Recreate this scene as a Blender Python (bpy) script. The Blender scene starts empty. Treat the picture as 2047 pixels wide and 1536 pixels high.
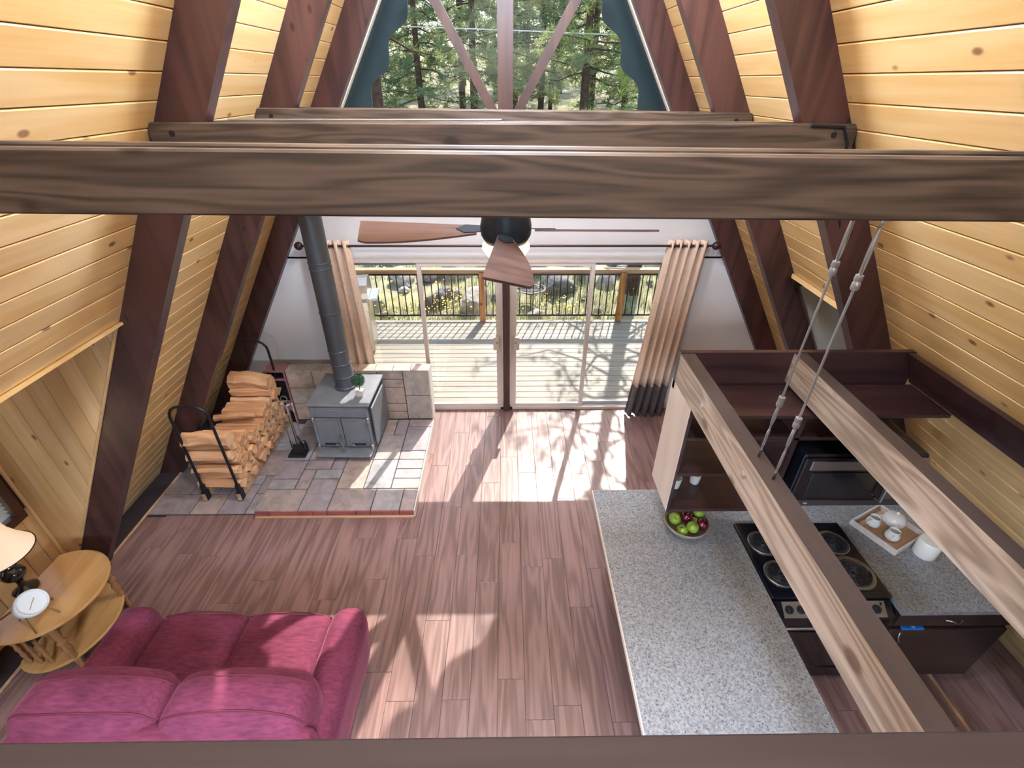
import bpy, math, random
from mathutils import Vector, Matrix
random.seed(7)
C = bpy.context.scene.collection
R = math.radians
# ---------------------------------------------------------------- camera
H = 3.69
cam_d = bpy.data.cameras.new('camera'); cam = bpy.data.objects.new('camera', cam_d); C.objects.link(cam)
cam_d.sensor_width = 36; cam_d.lens = 36*958/2047; cam_d.clip_start = 0.02; cam_d.clip_end = 300
_p, _y, _r = R(32.36), R(0.78), R(0.2)
fw = Vector((math.sin(_y)*math.cos(_p), math.cos(_y)*math.cos(_p), -math.sin(_p)))
rt = Vector((math.cos(_y), -math.sin(_y), 0)); up = rt.cross(fw)
rt2 = rt*math.cos(_r)+up*math.sin(_r); up2 = -rt*math.sin(_r)+up*math.cos(_r)
M = Matrix((rt2, up2, -fw)).transposed().to_4x4(); M.translation = (0, 0, H)
cam.matrix_world = M
bpy.context.scene.camera = cam
# ---------------------------------------------------------------- world, sun, exposure
w = bpy.data.worlds.new('world'); bpy.context.scene.world = w; w.use_nodes = True
nt = w.node_tree; bg = nt.nodes['Background']
sky = nt.nodes.new('ShaderNodeTexSky'); sky.sky_type = 'NISHITA'; sky.sun_disc = False
sky.sun_elevation = R(47); sky.sun_rotation = R(15.5); sky.air_density = 1.2; sky.dust_density = 1.5
nt.links.new(sky.outputs[0], bg.inputs[0]); bg.inputs[1].default_value = 0.2
sd = bpy.data.lights.new('sun', 'SUN'); sun = bpy.data.objects.new('sun', sd); C.objects.link(sun)
sd.energy = 5.0; sd.angle = R(0.45); sd.color = (1, .94, .86)
sun.rotation_euler = Vector((-.288, -1, -1.121)).to_track_quat('-Z', 'Y').to_euler()
sun.location = (3, 12, 14)
cy_ = bpy.context.scene.cycles
cy_.max_bounces = 5; cy_.diffuse_bounces = 3; cy_.glossy_bounces = 2; cy_.transmission_bounces = 3; cy_.transparent_max_bounces = 6
cy_.caustics_reflective = False; cy_.caustics_refractive = False; cy_.sample_clamp_indirect = 8; cy_.adaptive_threshold = .08
cy_.use_light_tree = False
vs = bpy.context.scene.view_settings
vs.view_transform = 'Standard'; vs.look = 'None'; vs.gamma = 1; vs.use_curve_mapping = False
vs.exposure = 1.08
FILL_GLOBE = 102.0
DOME = 130.0     # radiance of the added fill domes under the loft      # radiance of the added fill globes under the ridge

# ---------------------------------------------------------------- mesh helpers
from mathutils.bvhtree import BVHTree
class G:
    def __init__(s): s.v = []; s.f = []; s.m = []; s.mi = 0
    def add(s, vs, fs, M=None):
        b = len(s.v)
        s.v += [tuple(M @ Vector(v)) if M else tuple(v) for v in vs]
        for f in fs: s.f.append(tuple(i+b for i in f)); s.m.append(s.mi)
        return s
    def box(s, c, d, M=None):
        x, y, z = c; a, b, e = d[0]/2, d[1]/2, d[2]/2
        vs = [(x+i*a, y+j*b, z+k*e) for i in (-1, 1) for j in (-1, 1) for k in (-1, 1)]
        return s.add(vs, [(0,1,3,2),(4,6,7,5),(0,4,5,1),(2,3,7,6),(0,2,6,4),(1,5,7,3)], M)
    def b2(s, p, q, M=None):
        return s.box([(p[i]+q[i])/2 for i in range(3)], [abs(q[i]-p[i]) for i in range(3)], M)
    def cbox(s, c, d, ch=.004, M=None):
        h = [d[0]/2, d[1]/2, d[2]/2]; ch = min(ch, min(h)*.45)
        vs = []; idx = {}
        for sx in (-1,1):
            for sy in (-1,1):
                for sz in (-1,1):
                    for a in range(3):
                        sg = (sx,sy,sz); p = []
                        for k in range(3): p.append(c[k]+sg[k]*(h[k] if k == a else h[k]-ch))
                        idx[(sx,sy,sz,a)] = len(vs); vs.append(p)
        fs = []
        for a in range(3):
            b, e = (a+1) % 3, (a+2) % 3
            for sg in (-1,1):
                q = []
                for (u, w_) in ((-1,-1),(1,-1),(1,1),(-1,1)):
                    k = [0,0,0]; k[a] = sg; k[b] = u; k[e] = w_; q.append(idx[(*k, a)])
                fs.append(q if sg > 0 else q[::-1])
        for a in range(3):
            b, e = (a+1) % 3, (a+2) % 3
            for u in (-1,1):
                for w_ in (-1,1):
                    k1=[0,0,0]; k1[a]=-1; k1[b]=u; k1[e]=w_; k2=list(k1); k2[a]=1
                    q=[idx[(*k1,b)],idx[(*k2,b)],idx[(*k2,e)],idx[(*k1,e)]]
                    fs.append(q if u*w_ < 0 else q[::-1])
        for sx in (-1,1):
            for sy in (-1,1):
                for sz in (-1,1):
                    q=[idx[(sx,sy,sz,a)] for a in range(3)]
                    fs.append(q if sx*sy*sz > 0 else q[::-1])
        return s.add(vs, fs, M)
    def prism(s, poly, a, b, axis='y', M=None):
        n = len(poly)
        def P(p, t):
            return (p[0], t, p[1]) if axis == 'y' else ((t, p[0], p[1]) if axis == 'x' else (p[0], p[1], t))
        vs = [P(p, a) for p in poly]+[P(p, b) for p in poly]
        fs = [tuple(range(n)), tuple(range(2*n-1, n-1, -1))]+[(i, i+n, (i+1) % n+n, (i+1) % n) for i in range(n)]
        return s.add(vs, fs, M)
    def cyl(s, p, q, r0, r1=None, n=12, caps=True):
        r1 = r0 if r1 is None else r1
        p, q = Vector(p), Vector(q); d = (q-p).normalized()
        u = d.orthogonal().normalized(); t = d.cross(u)
        vs = []
        for c, r in ((p, r0), (q, r1)):
            for i in range(n):
                a = 2*math.pi*i/n; vs.append(c+u*(r*math.cos(a))+t*(r*math.sin(a)))
        fs = [(i, (i+1) % n, (i+1) % n+n, i+n) for i in range(n)]
        if caps: fs += [tuple(range(n-1, -1, -1)), tuple(range(n, 2*n))]
        return s.add(vs, fs)
    def tube(s, pts, r, n=8, closed=False):
        pts = [Vector(p) for p in pts]; m = len(pts); vs = []; ref = None
        for i, p in enumerate(pts):
            if closed: d = pts[(i+1) % m]-pts[i-1]
            else: d = pts[min(i+1, m-1)]-pts[max(i-1, 0)]
            d.normalize()
            if ref is None: ref = d.orthogonal().normalized()
            ref = (ref-d*ref.dot(d)).normalized(); t = d.cross(ref)
            rr = r[i] if isinstance(r, (list, tuple)) else r
            for k in range(n):
                a = 2*math.pi*k/n; vs.append(p+ref*(rr*math.cos(a))+t*(rr*math.sin(a)))
        fs = []
        for i in range(m if closed else m-1):
            j = (i+1) % m
            for k in range(n):
                l = (k+1) % n; fs.append((i*n+k, i*n+l, j*n+l, j*n+k))
        if not closed: fs += [tuple(range(n-1, -1, -1)), tuple(range((m-1)*n, m*n))]
        return s.add(vs, fs)
    def lathe(s, prof, c=(0,0,0), n=24, M=None):
        vs = []; fs = []; m = len(prof)
        for r, z in prof:
            for k in range(n):
                a = 2*math.pi*k/n; vs.append((c[0]+r*math.cos(a), c[1]+r*math.sin(a), c[2]+z))
        for i in range(m-1):
            for k in range(n):
                l = (k+1) % n; fs.append((i*n+k, i*n+l, (i+1)*n+l, (i+1)*n+k))
        if prof[0][0] > 1e-5: fs.append(tuple(range(n-1, -1, -1)))
        if prof[-1][0] > 1e-5: fs.append(tuple(range((m-1)*n, m*n)))
        return s.add(vs, fs, M)
    def rbox(s, c, d, r, n=8, puff=(0,0,0), fn=None, M=None):
        h = Vector((d[0]/2, d[1]/2, d[2]/2)); r = min(r, min(h)*.999); vs = []; fs = []
        for a in range(3):
            b, e = (a+1) % 3, (a+2) % 3
            for sg in (-1, 1):
                base = len(vs)
                for i in range(n+1):
                    for j in range(n+1):
                        q = [0,0,0]; q[a] = sg
                        q[b] = math.sin((2*i/n-1)*math.pi/2*.98)/math.sin(math.pi/2*.98); q[e] = math.sin((2*j/n-1)*math.pi/2*.98)/math.sin(math.pi/2*.98)
                        P = Vector((q[0]*h[0], q[1]*h[1], q[2]*h[2]))
                        I = Vector([max(-(h[k]-r), min(h[k]-r, P[k])) for k in range(3)])
                        D = P-I
                        if D.length > 1e-9: P = I+D.normalized()*r
                        u = [P[k]/h[k] for k in range(3)]
                        for k in range(3):
                            o1, o2 = (k+1) % 3, (k+2) % 3
                            P[k] += (1 if P[k] > 0 else -1)*puff[k]*max(0,1-u[o1]**2)*max(0,1-u[o2]**2)*min(1,abs(u[k]))
                        if fn: P = fn(P)
                        vs.append(P+Vector(c))
                for i in range(n):
                    for j in range(n):
                        q = (base+i*(n+1)+j, base+(i+1)*(n+1)+j, base+(i+1)*(n+1)+j+1, base+i*(n+1)+j+1)
                        fs.append(q if sg > 0 else q[::-1])
        return s.add(vs, fs, M)
    def mesh(s, name, mats, smooth=False):
        me = bpy.data.meshes.new(name); me.from_pydata([tuple(v) for v in s.v], [], s.f)
        for m in (mats if isinstance(mats, (list, tuple)) else [mats]): me.materials.append(m)
        me.polygons.foreach_set('material_index', s.m)
        if smooth:
            me.polygons.foreach_set('use_smooth', [True]*len(me.polygons))
            if smooth != 'all':
                try: me.set_sharp_from_angle(angle=R(smooth if not isinstance(smooth, bool) else 40))
                except Exception: pass
        me.update(); return me

def put(name, me, parent=None, loc=(0,0,0), rot=(0,0,0)):
    o = bpy.data.objects.new(name, me); C.objects.link(o)
    o.location = loc; o.rotation_euler = rot
    if parent: o.parent = parent
    return o
def ob(name, g, mat, parent=None, loc=(0,0,0), rot=(0,0,0), smooth=False):
    return put(name, g.mesh(name, mat, smooth), parent, loc, rot)
def tag(o, label, cat, group=None, kind=None):
    o['label'] = label; o['category'] = cat
    if group: o['group'] = group
    if kind: o['kind'] = kind
    return o
def thing(name, label, cat, loc=(0,0,0), rz=0, group=None):
    o = bpy.data.objects.new(name, None); C.objects.link(o); o.location = loc; o.rotation_euler = (0,0,rz)
    o.empty_display_size = .1
    return tag(o, label, cat, group)
def struct(name, g, mat, parent=None, smooth=False, label=None):
    o = ob(name, g, mat, parent, smooth=smooth)
    if not parent: o['kind'] = 'structure'
    if label: o['label'] = label
    return o
def dup(root, loc, rz=0, label=None, scale=None):
    def cp(o, par):
        c = o.copy(); C.objects.link(c); c.parent = par
        for ch in [k for k in bpy.data.objects if k.parent == o]: cp(ch, c)
        return c
    r = cp(root, None); r.location = loc; r.rotation_euler = (0,0,rz)
    if label: r['label'] = label
    if scale: r.scale = scale
    return r
_pc = {}
def piece(name, dims, ch, mat, parent, loc, rot=(0,0,0)):
    k = (name, tuple(round(x, 4) for x in dims), ch, mat.name)
    if k not in _pc: _pc[k] = G().cbox((0,0,0), dims, ch).mesh(name, mat)
    return put(name, _pc[k], parent, loc, rot)

# ---------------------------------------------------------------- materials
def srgb(r, g, b):
    f = lambda c: (c/255/12.92) if c/255 <= .04045 else ((c/255+.055)/1.055)**2.4
    return (f(r), f(g), f(b), 1)
def newmat(name, rough=.5, metal=0, spec=.5, coat=0, sheen=0):
    m = bpy.data.materials.new(name); m.use_nodes = True
    b = m.node_tree.nodes['Principled BSDF']
    b.inputs['Roughness'].default_value = rough; b.inputs['Metallic'].default_value = metal
    b.inputs['Specular IOR Level'].default_value = spec
    b.inputs['Coat Weight'].default_value = coat; b.inputs['Coat Roughness'].default_value = .12
    b.inputs['Sheen Weight'].default_value = sheen
    return m, m.node_tree, b
def N(nt, typ, ins=None, **pr):
    n = nt.nodes.new(typ)
    for k, v in pr.items(): setattr(n, k, v)
    for k, v in (ins or {}).items():
        if hasattr(v, 'is_linked') or hasattr(v, 'links'): nt.links.new(v, n.inputs[k])
        else: n.inputs[k].default_value = v
    return n
def ramp(nt, fac, stops):
    n = nt.nodes.new('ShaderNodeValToRGB'); nt.links.new(fac, n.inputs[0])
    e = n.color_ramp.elements
    while len(e) < len(stops): e.new(.5)
    for i, (p, c) in enumerate(stops): e[i].position = p; e[i].color = c
    return n.outputs[0]
def coords(nt, scale, rnd=True):
    tc = N(nt, 'ShaderNodeTexCoord'); v = tc.outputs['Object']
    oi = N(nt, 'ShaderNodeObjectInfo')
    if rnd:
        k = N(nt, 'ShaderNodeVectorMath', {0: (31.7, 17.3, 53.1)}, operation='SCALE'); nt.links.new(oi.outputs['Random'], k.inputs['Scale'])
        a = N(nt, 'ShaderNodeVectorMath', {0: v, 1: k.outputs[0]}, operation='ADD'); v = a.outputs[0]
    mp = N(nt, 'ShaderNodeMapping', {'Vector': v, 'Scale': scale})
    return v, mp.outputs[0], oi.outputs['Random']
def math_(nt, op, a, b=0.0, clamp=False):
    n = nt.nodes.new('ShaderNodeMath'); n.operation = op; n.use_clamp = clamp
    for i, v in ((0, a), (1, b)):
        if hasattr(v, 'links'): nt.links.new(v, n.inputs[i])
        else: n.inputs[i].default_value = v
    return n.outputs[0]
def mixc(nt, f, a, b, bt='MIX'):
    n = nt.nodes.new('ShaderNodeMix'); n.data_type = 'RGBA'; n.blend_type = bt
    for i, v in ((0, f), (6, a), (7, b)):
        if hasattr(v, 'links'): nt.links.new(v, n.inputs[i])
        else: n.inputs[i].default_value = v
    return n.outputs[2]
def wood(name, c1, c2, axis='y', rings=5, rk=7, rough=.4, knots=0, kcol=(60,35,22), var=.2, bump=0, coat=0, spec=.5, ringw=.45, fine=70):
    m, nt, b = newmat(name, rough, coat=coat, spec=spec)
    ax = 'xyz'.index(axis)
    s1 = [rings]*3; s1[ax] = rings*.09
    s2 = [fine]*3; s2[ax] = fine*.035
    v, v1, rnd = coords(nt, s1)
    mp2 = N(nt, 'ShaderNodeMapping', {'Vector': v, 'Scale': s2})
    n1 = N(nt, 'ShaderNodeTexNoise', {'Vector': v1, 'Scale': 1.0, 'Detail': 2.0, 'Distortion': .25})
    sn = math_(nt, 'SINE', math_(nt, 'MULTIPLY', n1.outputs[0], rk*6.283))
    rg = math_(nt, 'MULTIPLY_ADD', sn, .5); nt.nodes[-1].inputs[2].default_value = .5
    n2 = N(nt, 'ShaderNodeTexNoise', {'Vector': mp2.outputs[0], 'Scale': 1.0, 'Detail': 4.0, 'Roughness': .6})
    f = math_(nt, 'ADD', math_(nt, 'MULTIPLY', rg, ringw), math_(nt, 'MULTIPLY', n2.outputs[0], 1-ringw))
    col = ramp(nt, f, [(.2, srgb(*c1)), (.8, srgb(*c2))])
    vv = math_(nt, 'MULTIPLY_ADD', rnd, var); nt.nodes[-1].inputs[2].default_value = 1-var/2
    hs = N(nt, 'ShaderNodeHueSaturation', {'Color': col, 'Value': vv}); col = hs.outputs[0]
    if knots:
        sk = [6]*3; sk[ax] = 3.4
        mk = N(nt, 'ShaderNodeMapping', {'Vector': v, 'Scale': sk})
        vo = N(nt, 'ShaderNodeTexVoronoi', {'Vector': mk.outputs[0], 'Scale': 1.0})
        kf = N(nt, 'ShaderNodeMapRange', {'Value': vo.outputs['Distance'], 1: knots, 2: knots*.45, 3: 0.0, 4: .85}, interpolation_type='SMOOTHSTEP')
        col = mixc(nt, kf.outputs[0], col, srgb(*kcol))
    nt.links.new(col, b.inputs['Base Color'])
    if bump:
        bp = N(nt, 'ShaderNodeBump', {'Height': f, 'Strength': bump, 'Distance': .004}); nt.links.new(bp.outputs[0], b.inputs['Normal'])
    return m
def plain(name, col, rough=.5, metal=0, spec=.5, nz=0, nscale=8, coat=0, bump=0, var=0, sheen=0, stops=None):
    m, nt, b = newmat(name, rough, metal, spec, coat, sheen)
    c = srgb(*col)
    v, v1, rnd = coords(nt, (nscale,)*3)
    n = N(nt, 'ShaderNodeTexNoise', {'Vector': v1, 'Scale': 1.0, 'Detail': 4.0})
    lo = tuple(x*(1-nz) for x in c[:3])+(1,); hi = tuple(min(1, x*(1+nz)) for x in c[:3])+(1,)
    col_ = ramp(nt, n.outputs[0], stops or [(.3, lo), (.7, hi)])
    if var:
        vv = math_(nt, 'MULTIPLY_ADD', rnd, var); nt.nodes[-1].inputs[2].default_value = 1-var/2
        col_ = N(nt, 'ShaderNodeHueSaturation', {'Color': col_, 'Value': vv}).outputs[0]
    nt.links.new(col_, b.inputs['Base Color'])
    if bump:
        bp = N(nt, 'ShaderNodeBump', {'Height': n.outputs[0], 'Strength': bump, 'Distance': .01}); nt.links.new(bp.outputs[0], b.inputs['Normal'])
    return m
def glassmat(name, tint=(1,1,1), refl=.06, rough=0.0):
    m = bpy.data.materials.new(name); m.use_nodes = True; nt = m.node_tree; nt.nodes.clear()
    o = N(nt, 'ShaderNodeOutputMaterial'); t = N(nt, 'ShaderNodeBsdfTransparent', {'Color': (*tint, 1)})
    g = N(nt, 'ShaderNodeBsdfGlossy', {'Roughness': rough}); fr = N(nt, 'ShaderNodeLayerWeight', {'Blend': .5})
    f = math_(nt, 'MULTIPLY_ADD', math_(nt, 'POWER', fr.outputs['Facing'], 5.0), .6, True); nt.nodes[-1].inputs[2].default_value = refl
    mx = N(nt, 'ShaderNodeMixShader', {0: f, 1: t.outputs[0], 2: g.outputs[0]}); nt.links.new(mx.outputs[0], o.inputs[0])
    return m
def emit(name, col, st, base=(255,245,225)):
    m, nt, b = newmat(name, .4)
    v, v1, rnd = coords(nt, (6,)*3); n = N(nt, 'ShaderNodeTexNoise', {'Vector': v1, 'Scale': 1.0})
    nt.links.new(ramp(nt, n.outputs[0], [(.3, srgb(*base)), (.7, srgb(*base))]), b.inputs['Base Color'])
    b.inputs['Emission Color'].default_value = srgb(*col); b.inputs['Emission Strength'].default_value = st
    return m
PINE = wood('golden_pine', (228,184,116), (244,210,152), 'y', rings=6, rk=3, rough=.3, coat=.35, knots=.125, kcol=(120,66,34), var=.14, bump=0, ringw=.35, fine=50)
PINEZ = wood('golden_pine_upright', (214,168,110), (232,194,142), 'z', rings=6, rk=3, rough=.36, knots=.125, kcol=(110,62,34), var=.22, bump=0, ringw=.35, fine=50)
RAFTER = wood('red_brown_stained_wood', (57,36,35), (82,53,50), 'z', rings=5, rk=4, rough=.38, knots=.12, kcol=(40,24,20), var=.1, fine=60)
BEAM = wood('dark_stained_beam', (50,40,34), (98,82,70), 'x', rings=8, rk=9, rough=.5, knots=.2, kcol=(38,28,22), var=.1, ringw=.35, fine=60)
BEAMY = wood('bounce_lit_beam_side', (134,117,103), (186,169,153), 'y', rings=7, rk=8, rough=.38, knots=.2, kcol=(96,74,60), var=.08, ringw=.45)  # beam sides lightened in colour to stand in for bounce light
BEAMT = wood('shaded_beam_top', (54,44,42), (72,60,57), 'y', rings=5, rk=2, rough=.55, var=.05)  # beam top darkened in colour to stand in for shade
RAIL = wood('railing_wood', (40,31,30), (56,45,43), 'x', rings=6, rk=3, rough=.75, spec=.2, var=.05)
SHELF = wood('dark_cherry_shelf', (46,30,31), (66,44,44), 'x', rings=6, rk=3, rough=.3, var=.08, bump=0)
PANEL = wood('bounce_lit_shelf_side', (204,188,174), (226,212,200), 'z', rings=4, rk=2, rough=.35, var=.05, bump=0)  # cream tone paints bounce light onto the panel's outer face
FLOOR = wood('laminate_plank', (106,80,75), (144,113,107), 'y', rings=7, rk=6, rough=.3, knots=0, var=.10, bump=.2, ringw=.4, fine=55)
DECK = wood('deck_board', (122,114,102), (148,140,126), 'x', rings=5, rk=3, rough=.6, var=.1)
DECKP = wood('orange_cedar', (150,96,48), (196,134,74), 'z', rings=6, rk=4, rough=.6, var=.1, knots=.14)
RAILC = wood('cedar_cap', (168,128,94), (196,160,124), 'x', rings=5, rk=3, rough=.55, var=.05)
TABLE = wood('maple_table', (170,124,74), (196,152,98), 'y', rings=4, rk=3, rough=.22, var=.03, bump=0, coat=.3)
TABLEL = wood('maple_turned', (136,92,56), (170,124,82), 'z', rings=5, rk=3, rough=.25, var=.1, bump=0, coat=.3)
FANW = wood('fan_blade_walnut', (66,46,41), (94,70,64), 'x', rings=6, rk=4, rough=.35, var=.05)
LOGW = wood('split_firewood', (192,134,90), (226,176,128), 'x', rings=7, rk=4, rough=.75, var=.25, bump=.4)
LOGE = wood('firewood_end_grain', (196,142,96), (226,182,138), 'z', rings=9, rk=2, rough=.8, var=.2)
BARK = plain('bark', (78,58,46), .9, nz=.4, nscale=18, bump=.6, var=.2)
POST = wood('brown_post', (66,43,36), (88,58,48), 'z', rings=6, rk=3, rough=.45, var=.05)
CAB = wood('espresso_cabinet', (50,36,32), (66,50,44), 'x', rings=5, rk=2, rough=.35, var=.05, bump=0)
WHITE = plain('painted_wall', (224,219,215), .7, nz=.02, nscale=3)
GREYW = plain('grey_painted_wall', (206,201,196), .7, nz=.02, nscale=3)
FRAME = plain('cream_door_frame', (214,200,186), .4, nz=.03)
ALU = plain('aluminium_frame', (176,186,192), .35, .7, nz=.03)
DARKB = plain('dark_base_plate', (46,38,44), .7, nz=.15)
SHELLM = plain('roof_underlay', (70,48,28), .9, nz=.1)
BLACK = plain('black_metal', (32,32,36), .42, .3, nz=.1)
STOVEM = plain('grey_cast_iron', (128,130,135), .45, .35, nz=.14, nscale=6)
PIPEM = plain('flue_pipe_grey', (84,86,90), .42, .3, nz=.08, nscale=3)
STEEL = plain('brushed_steel', (168,164,160), .3, .9, nz=.05)
CHROME = plain('zinc_hardware', (176,178,178), .3, .7, nz=.05)
ENAMEL = plain('black_enamel', (20,20,26), .12, 0, nz=.1, coat=.5)
DGLASS = plain('dark_oven_glass', (30,34,36), .06, 0, nz=.1, coat=.6)
CERAM = plain('white_ceramic', (232,228,220), .2, 0, nz=.01, coat=.3)
TRAYM = plain('whitewashed_tray', (206,196,186), .6, nz=.08, nscale=30)
FABRIC = None
def velvet():
    m, nt, b = newmat('burgundy_velvet', .85, sheen=.25, spec=.2)
    b.inputs['Sheen Tint'].default_value = srgb(240,150,170); b.inputs['Sheen Roughness'].default_value = .4
    v, v1, rnd = coords(nt, (14,60,60), False); n = N(nt, 'ShaderNodeTexNoise', {'Vector': v1, 'Scale': 1.0, 'Detail': 5.0})
    mp = N(nt, 'ShaderNodeMapping', {'Vector': v, 'Scale': (5,5,5)}); n2 = N(nt, 'ShaderNodeTexNoise', {'Vector': mp.outputs[0], 'Scale': 1.0})
    f = math_(nt, 'ADD', math_(nt, 'MULTIPLY', n.outputs[0], .6), math_(nt, 'MULTIPLY', n2.outputs[0], .4))
    nt.links.new(ramp(nt, f, [(.3, srgb(84,34,54)), (.7, srgb(126,58,82))]), b.inputs['Base Color'])
    bp = N(nt, 'ShaderNodeBump', {'Height': n.outputs[0], 'Strength': .2, 'Distance': .004}); nt.links.new(bp.outputs[0], b.inputs['Normal'])
    return m
FABRIC = velvet()
PIPING = plain('dark_burgundy_piping', (96,28,46), .8, nz=.1)
def granite():
    m, nt, b = newmat('speckled_granite_laminate', .35)
    v, v1, rnd = coords(nt, (1,1,1), False)
    n = N(nt, 'ShaderNodeTexNoise', {'Vector': v1, 'Scale': 120.0, 'Detail': 2.0}); n2 = N(nt, 'ShaderNodeTexNoise', {'Vector': v1, 'Scale': 70.0, 'Detail': 3.0})
    base = ramp(nt, n2.outputs[0], [(.35, srgb(120,121,124)), (.65, srgb(152,154,158))])
    sp = ramp(nt, n.outputs[0], [(.58, (0,0,0,1)), (.64, (1,1,1,1))])
    nt.links.new(mixc(nt, math_(nt, 'MULTIPLY', sp, .8), base, srgb(66,62,62)), b.inputs['Base Color'])
    return m
GRANITE = granite()
def tilemat(name, cols):
    m, nt, b = newmat(name, .42)
    v, v1, rnd = coords(nt, (7,7,7)); n = N(nt, 'ShaderNodeTexNoise', {'Vector': v1, 'Scale': 1.0, 'Detail': 6.0, 'Roughness': .65, 'Distortion': .6})
    mot = ramp(nt, n.outputs[0], [(.3, (.62,.62,.62,1)), (.5, (.95,.95,.95,1)), (.72, (1.25,1.22,1.2,1))])
    k = len(cols); col = ramp(nt, rnd, [(i/(k-1) if k > 1 else 0, srgb(*c)) for i, c in enumerate(cols)])
    nt.links.new(mixc(nt, 1.0, col, mot, 'MULTIPLY'), b.inputs['Base Color'])
    bp = N(nt, 'ShaderNodeBump', {'Height': n.outputs[0], 'Strength': .25, 'Distance': .006}); nt.links.new(bp.outputs[0], b.inputs['Normal'])
    return m
TILE = tilemat('slate_tile', [(152,134,130), (144,142,144), (164,146,134), (140,128,132), (160,156,154)])
TILEW = tilemat('warm_stone_tile', [(176,152,136), (166,156,146), (184,162,144), (158,144,136)])
TILER = tilemat('red_edge_tile', [(150,78,70), (164,92,80), (140,72,74)])
GROUT = plain('dark_grout', (70,60,60), .9, nz=.15, nscale=40)
CURT = plain('tan_curtain', (222,192,166), .85, nz=.08, nscale=30, sheen=.2)
CURTB = plain('dark_brown_curtain_band', (74,60,58), .8, nz=.2, nscale=25, sheen=.2)
LEAF = plain('topiary_green', (58,92,58), .7, nz=.4, nscale=60)
GLASS = glassmat('window_glass', (.97,.985,.98), .05)
SHADE = emit('lamp_shade_glow', (255,214,160), .25, (226,214,200))
BOWLG = emit('fan_light_glow', (255,226,160), 1.1)
GLOBE = emit('fill_globe_glow', (220,233,255), FILL_GLOBE*.85); GLOBE2 = emit('bright_fill_globe_glow', (220,233,255), FILL_GLOBE*1.25)  # glow of the added fill globes above the frame
GRASSG = plain('dry_green_ground', (146,142,88), .95, nz=.35, nscale=2.2, stops=[(.3, srgb(118,108,88)), (.5, srgb(146,140,106)), (.7, srgb(172,164,134))])
BLADE = plain('meadow_grass', (160,170,88), .8, nz=.3, nscale=1.2, stops=[(.3, srgb(104,120,76)), (.5, srgb(150,152,104)), (.7, srgb(190,182,138))])
FLOWER = plain('yellow_petals', (232,190,40), .7, nz=.1)
ROCK = plain('lava_rock', (168,158,146), .9, nz=.45, nscale=3.5, bump=.8, var=.3)
ROCKD = plain('dark_lava_rock', (122,118,112), .9, nz=.45, nscale=4, bump=.8, var=.2)
TRUNK = plain('pine_trunk', (84,66,56), .95, nz=.4, nscale=9, bump=.8, var=.2)
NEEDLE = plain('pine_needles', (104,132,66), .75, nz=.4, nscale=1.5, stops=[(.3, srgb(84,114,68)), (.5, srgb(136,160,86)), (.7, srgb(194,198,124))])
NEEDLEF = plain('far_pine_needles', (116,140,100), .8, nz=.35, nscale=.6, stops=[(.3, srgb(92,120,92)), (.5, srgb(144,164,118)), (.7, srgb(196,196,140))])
for m_ in (NEEDLE, NEEDLEF, BLADE):
    nt_ = m_.node_tree; pb = nt_.nodes['Principled BSDF']; tl = N(nt_, 'ShaderNodeBsdfTranslucent'); nt_.links.new(pb.inputs['Base Color'].links[0].from_socket, tl.inputs['Color'])
    mx_ = N(nt_, 'ShaderNodeMixShader', {0: .5, 1: pb.outputs[0], 2: tl.outputs[0]}); nt_.links.new(mx_.outputs[0], nt_.nodes['Material Output'].inputs[0])
TEAL = plain('dark_teal_paint', (44,62,66), .6, nz=.1)
BLIND = plain('white_blind', (222,228,232), .5, nz=.02)
MUNT = wood('gable_muntin', (66,44,37), (90,62,50), 'z', rings=6, rk=3, rough=.45, var=.05)

# ---------------------------------------------------------------- A-frame shell
SL = 1.7; D = 5.21
TH = math.atan(SL); S_, C_ = math.sin(TH), math.cos(TH)
INN, OUT = 1.53, 1.785                      # half widths at z = 3.5: rafter inner face, board face
def xin(z): return INN+(3.5-z)/SL
def xout(z): return OUT+(3.5-z)/SL
def zout(x): return 3.5-(abs(x)-OUT)*SL
YB = -3.6                                   # back gable
BW = .1392
LD0, LD1, LDZ, LDX = 1.522, 2.785, 20*BW*S_, 3.86     # left dormer
RD0, RD1, RDZ, RDX = 2.87, 4.0, 19*BW*S_, 4.5        # right dormer
apex = 3.5+OUT*SL
def slab(s, z0, z1, y0, y1, off0, off1, g):
    ex, ez = off0/S_, 0
    p = [(s*(xout(z0)+off0/S_), z0), (s*(xout(z1)+off0/S_), z1), (s*(xout(z1)+off1/S_), z1), (s*(xout(z0)+off1/S_), z0)]
    g.prism(p, y0, y1)
W = {}
for s, nm, dz, d0, d1 in ((-1, 'wall_left', LDZ, LD0, LD1), (1, 'wall_right', RDZ, RD0, RD1)):
    g = G(); slab(s, dz, apex+.02, YB-.1, D+.86, .03, .09, g)
    slab(s, -.3, dz, YB-.1, d0-.07, .03, .09, g); slab(s, -.3, dz, d1+.08, D+.86, .03, .09, g)
    W[s] = struct(nm, g, SHELLM, label='sloping roof wall of golden pine boards')
nb = int((apex/S_)/BW)+1
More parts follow.
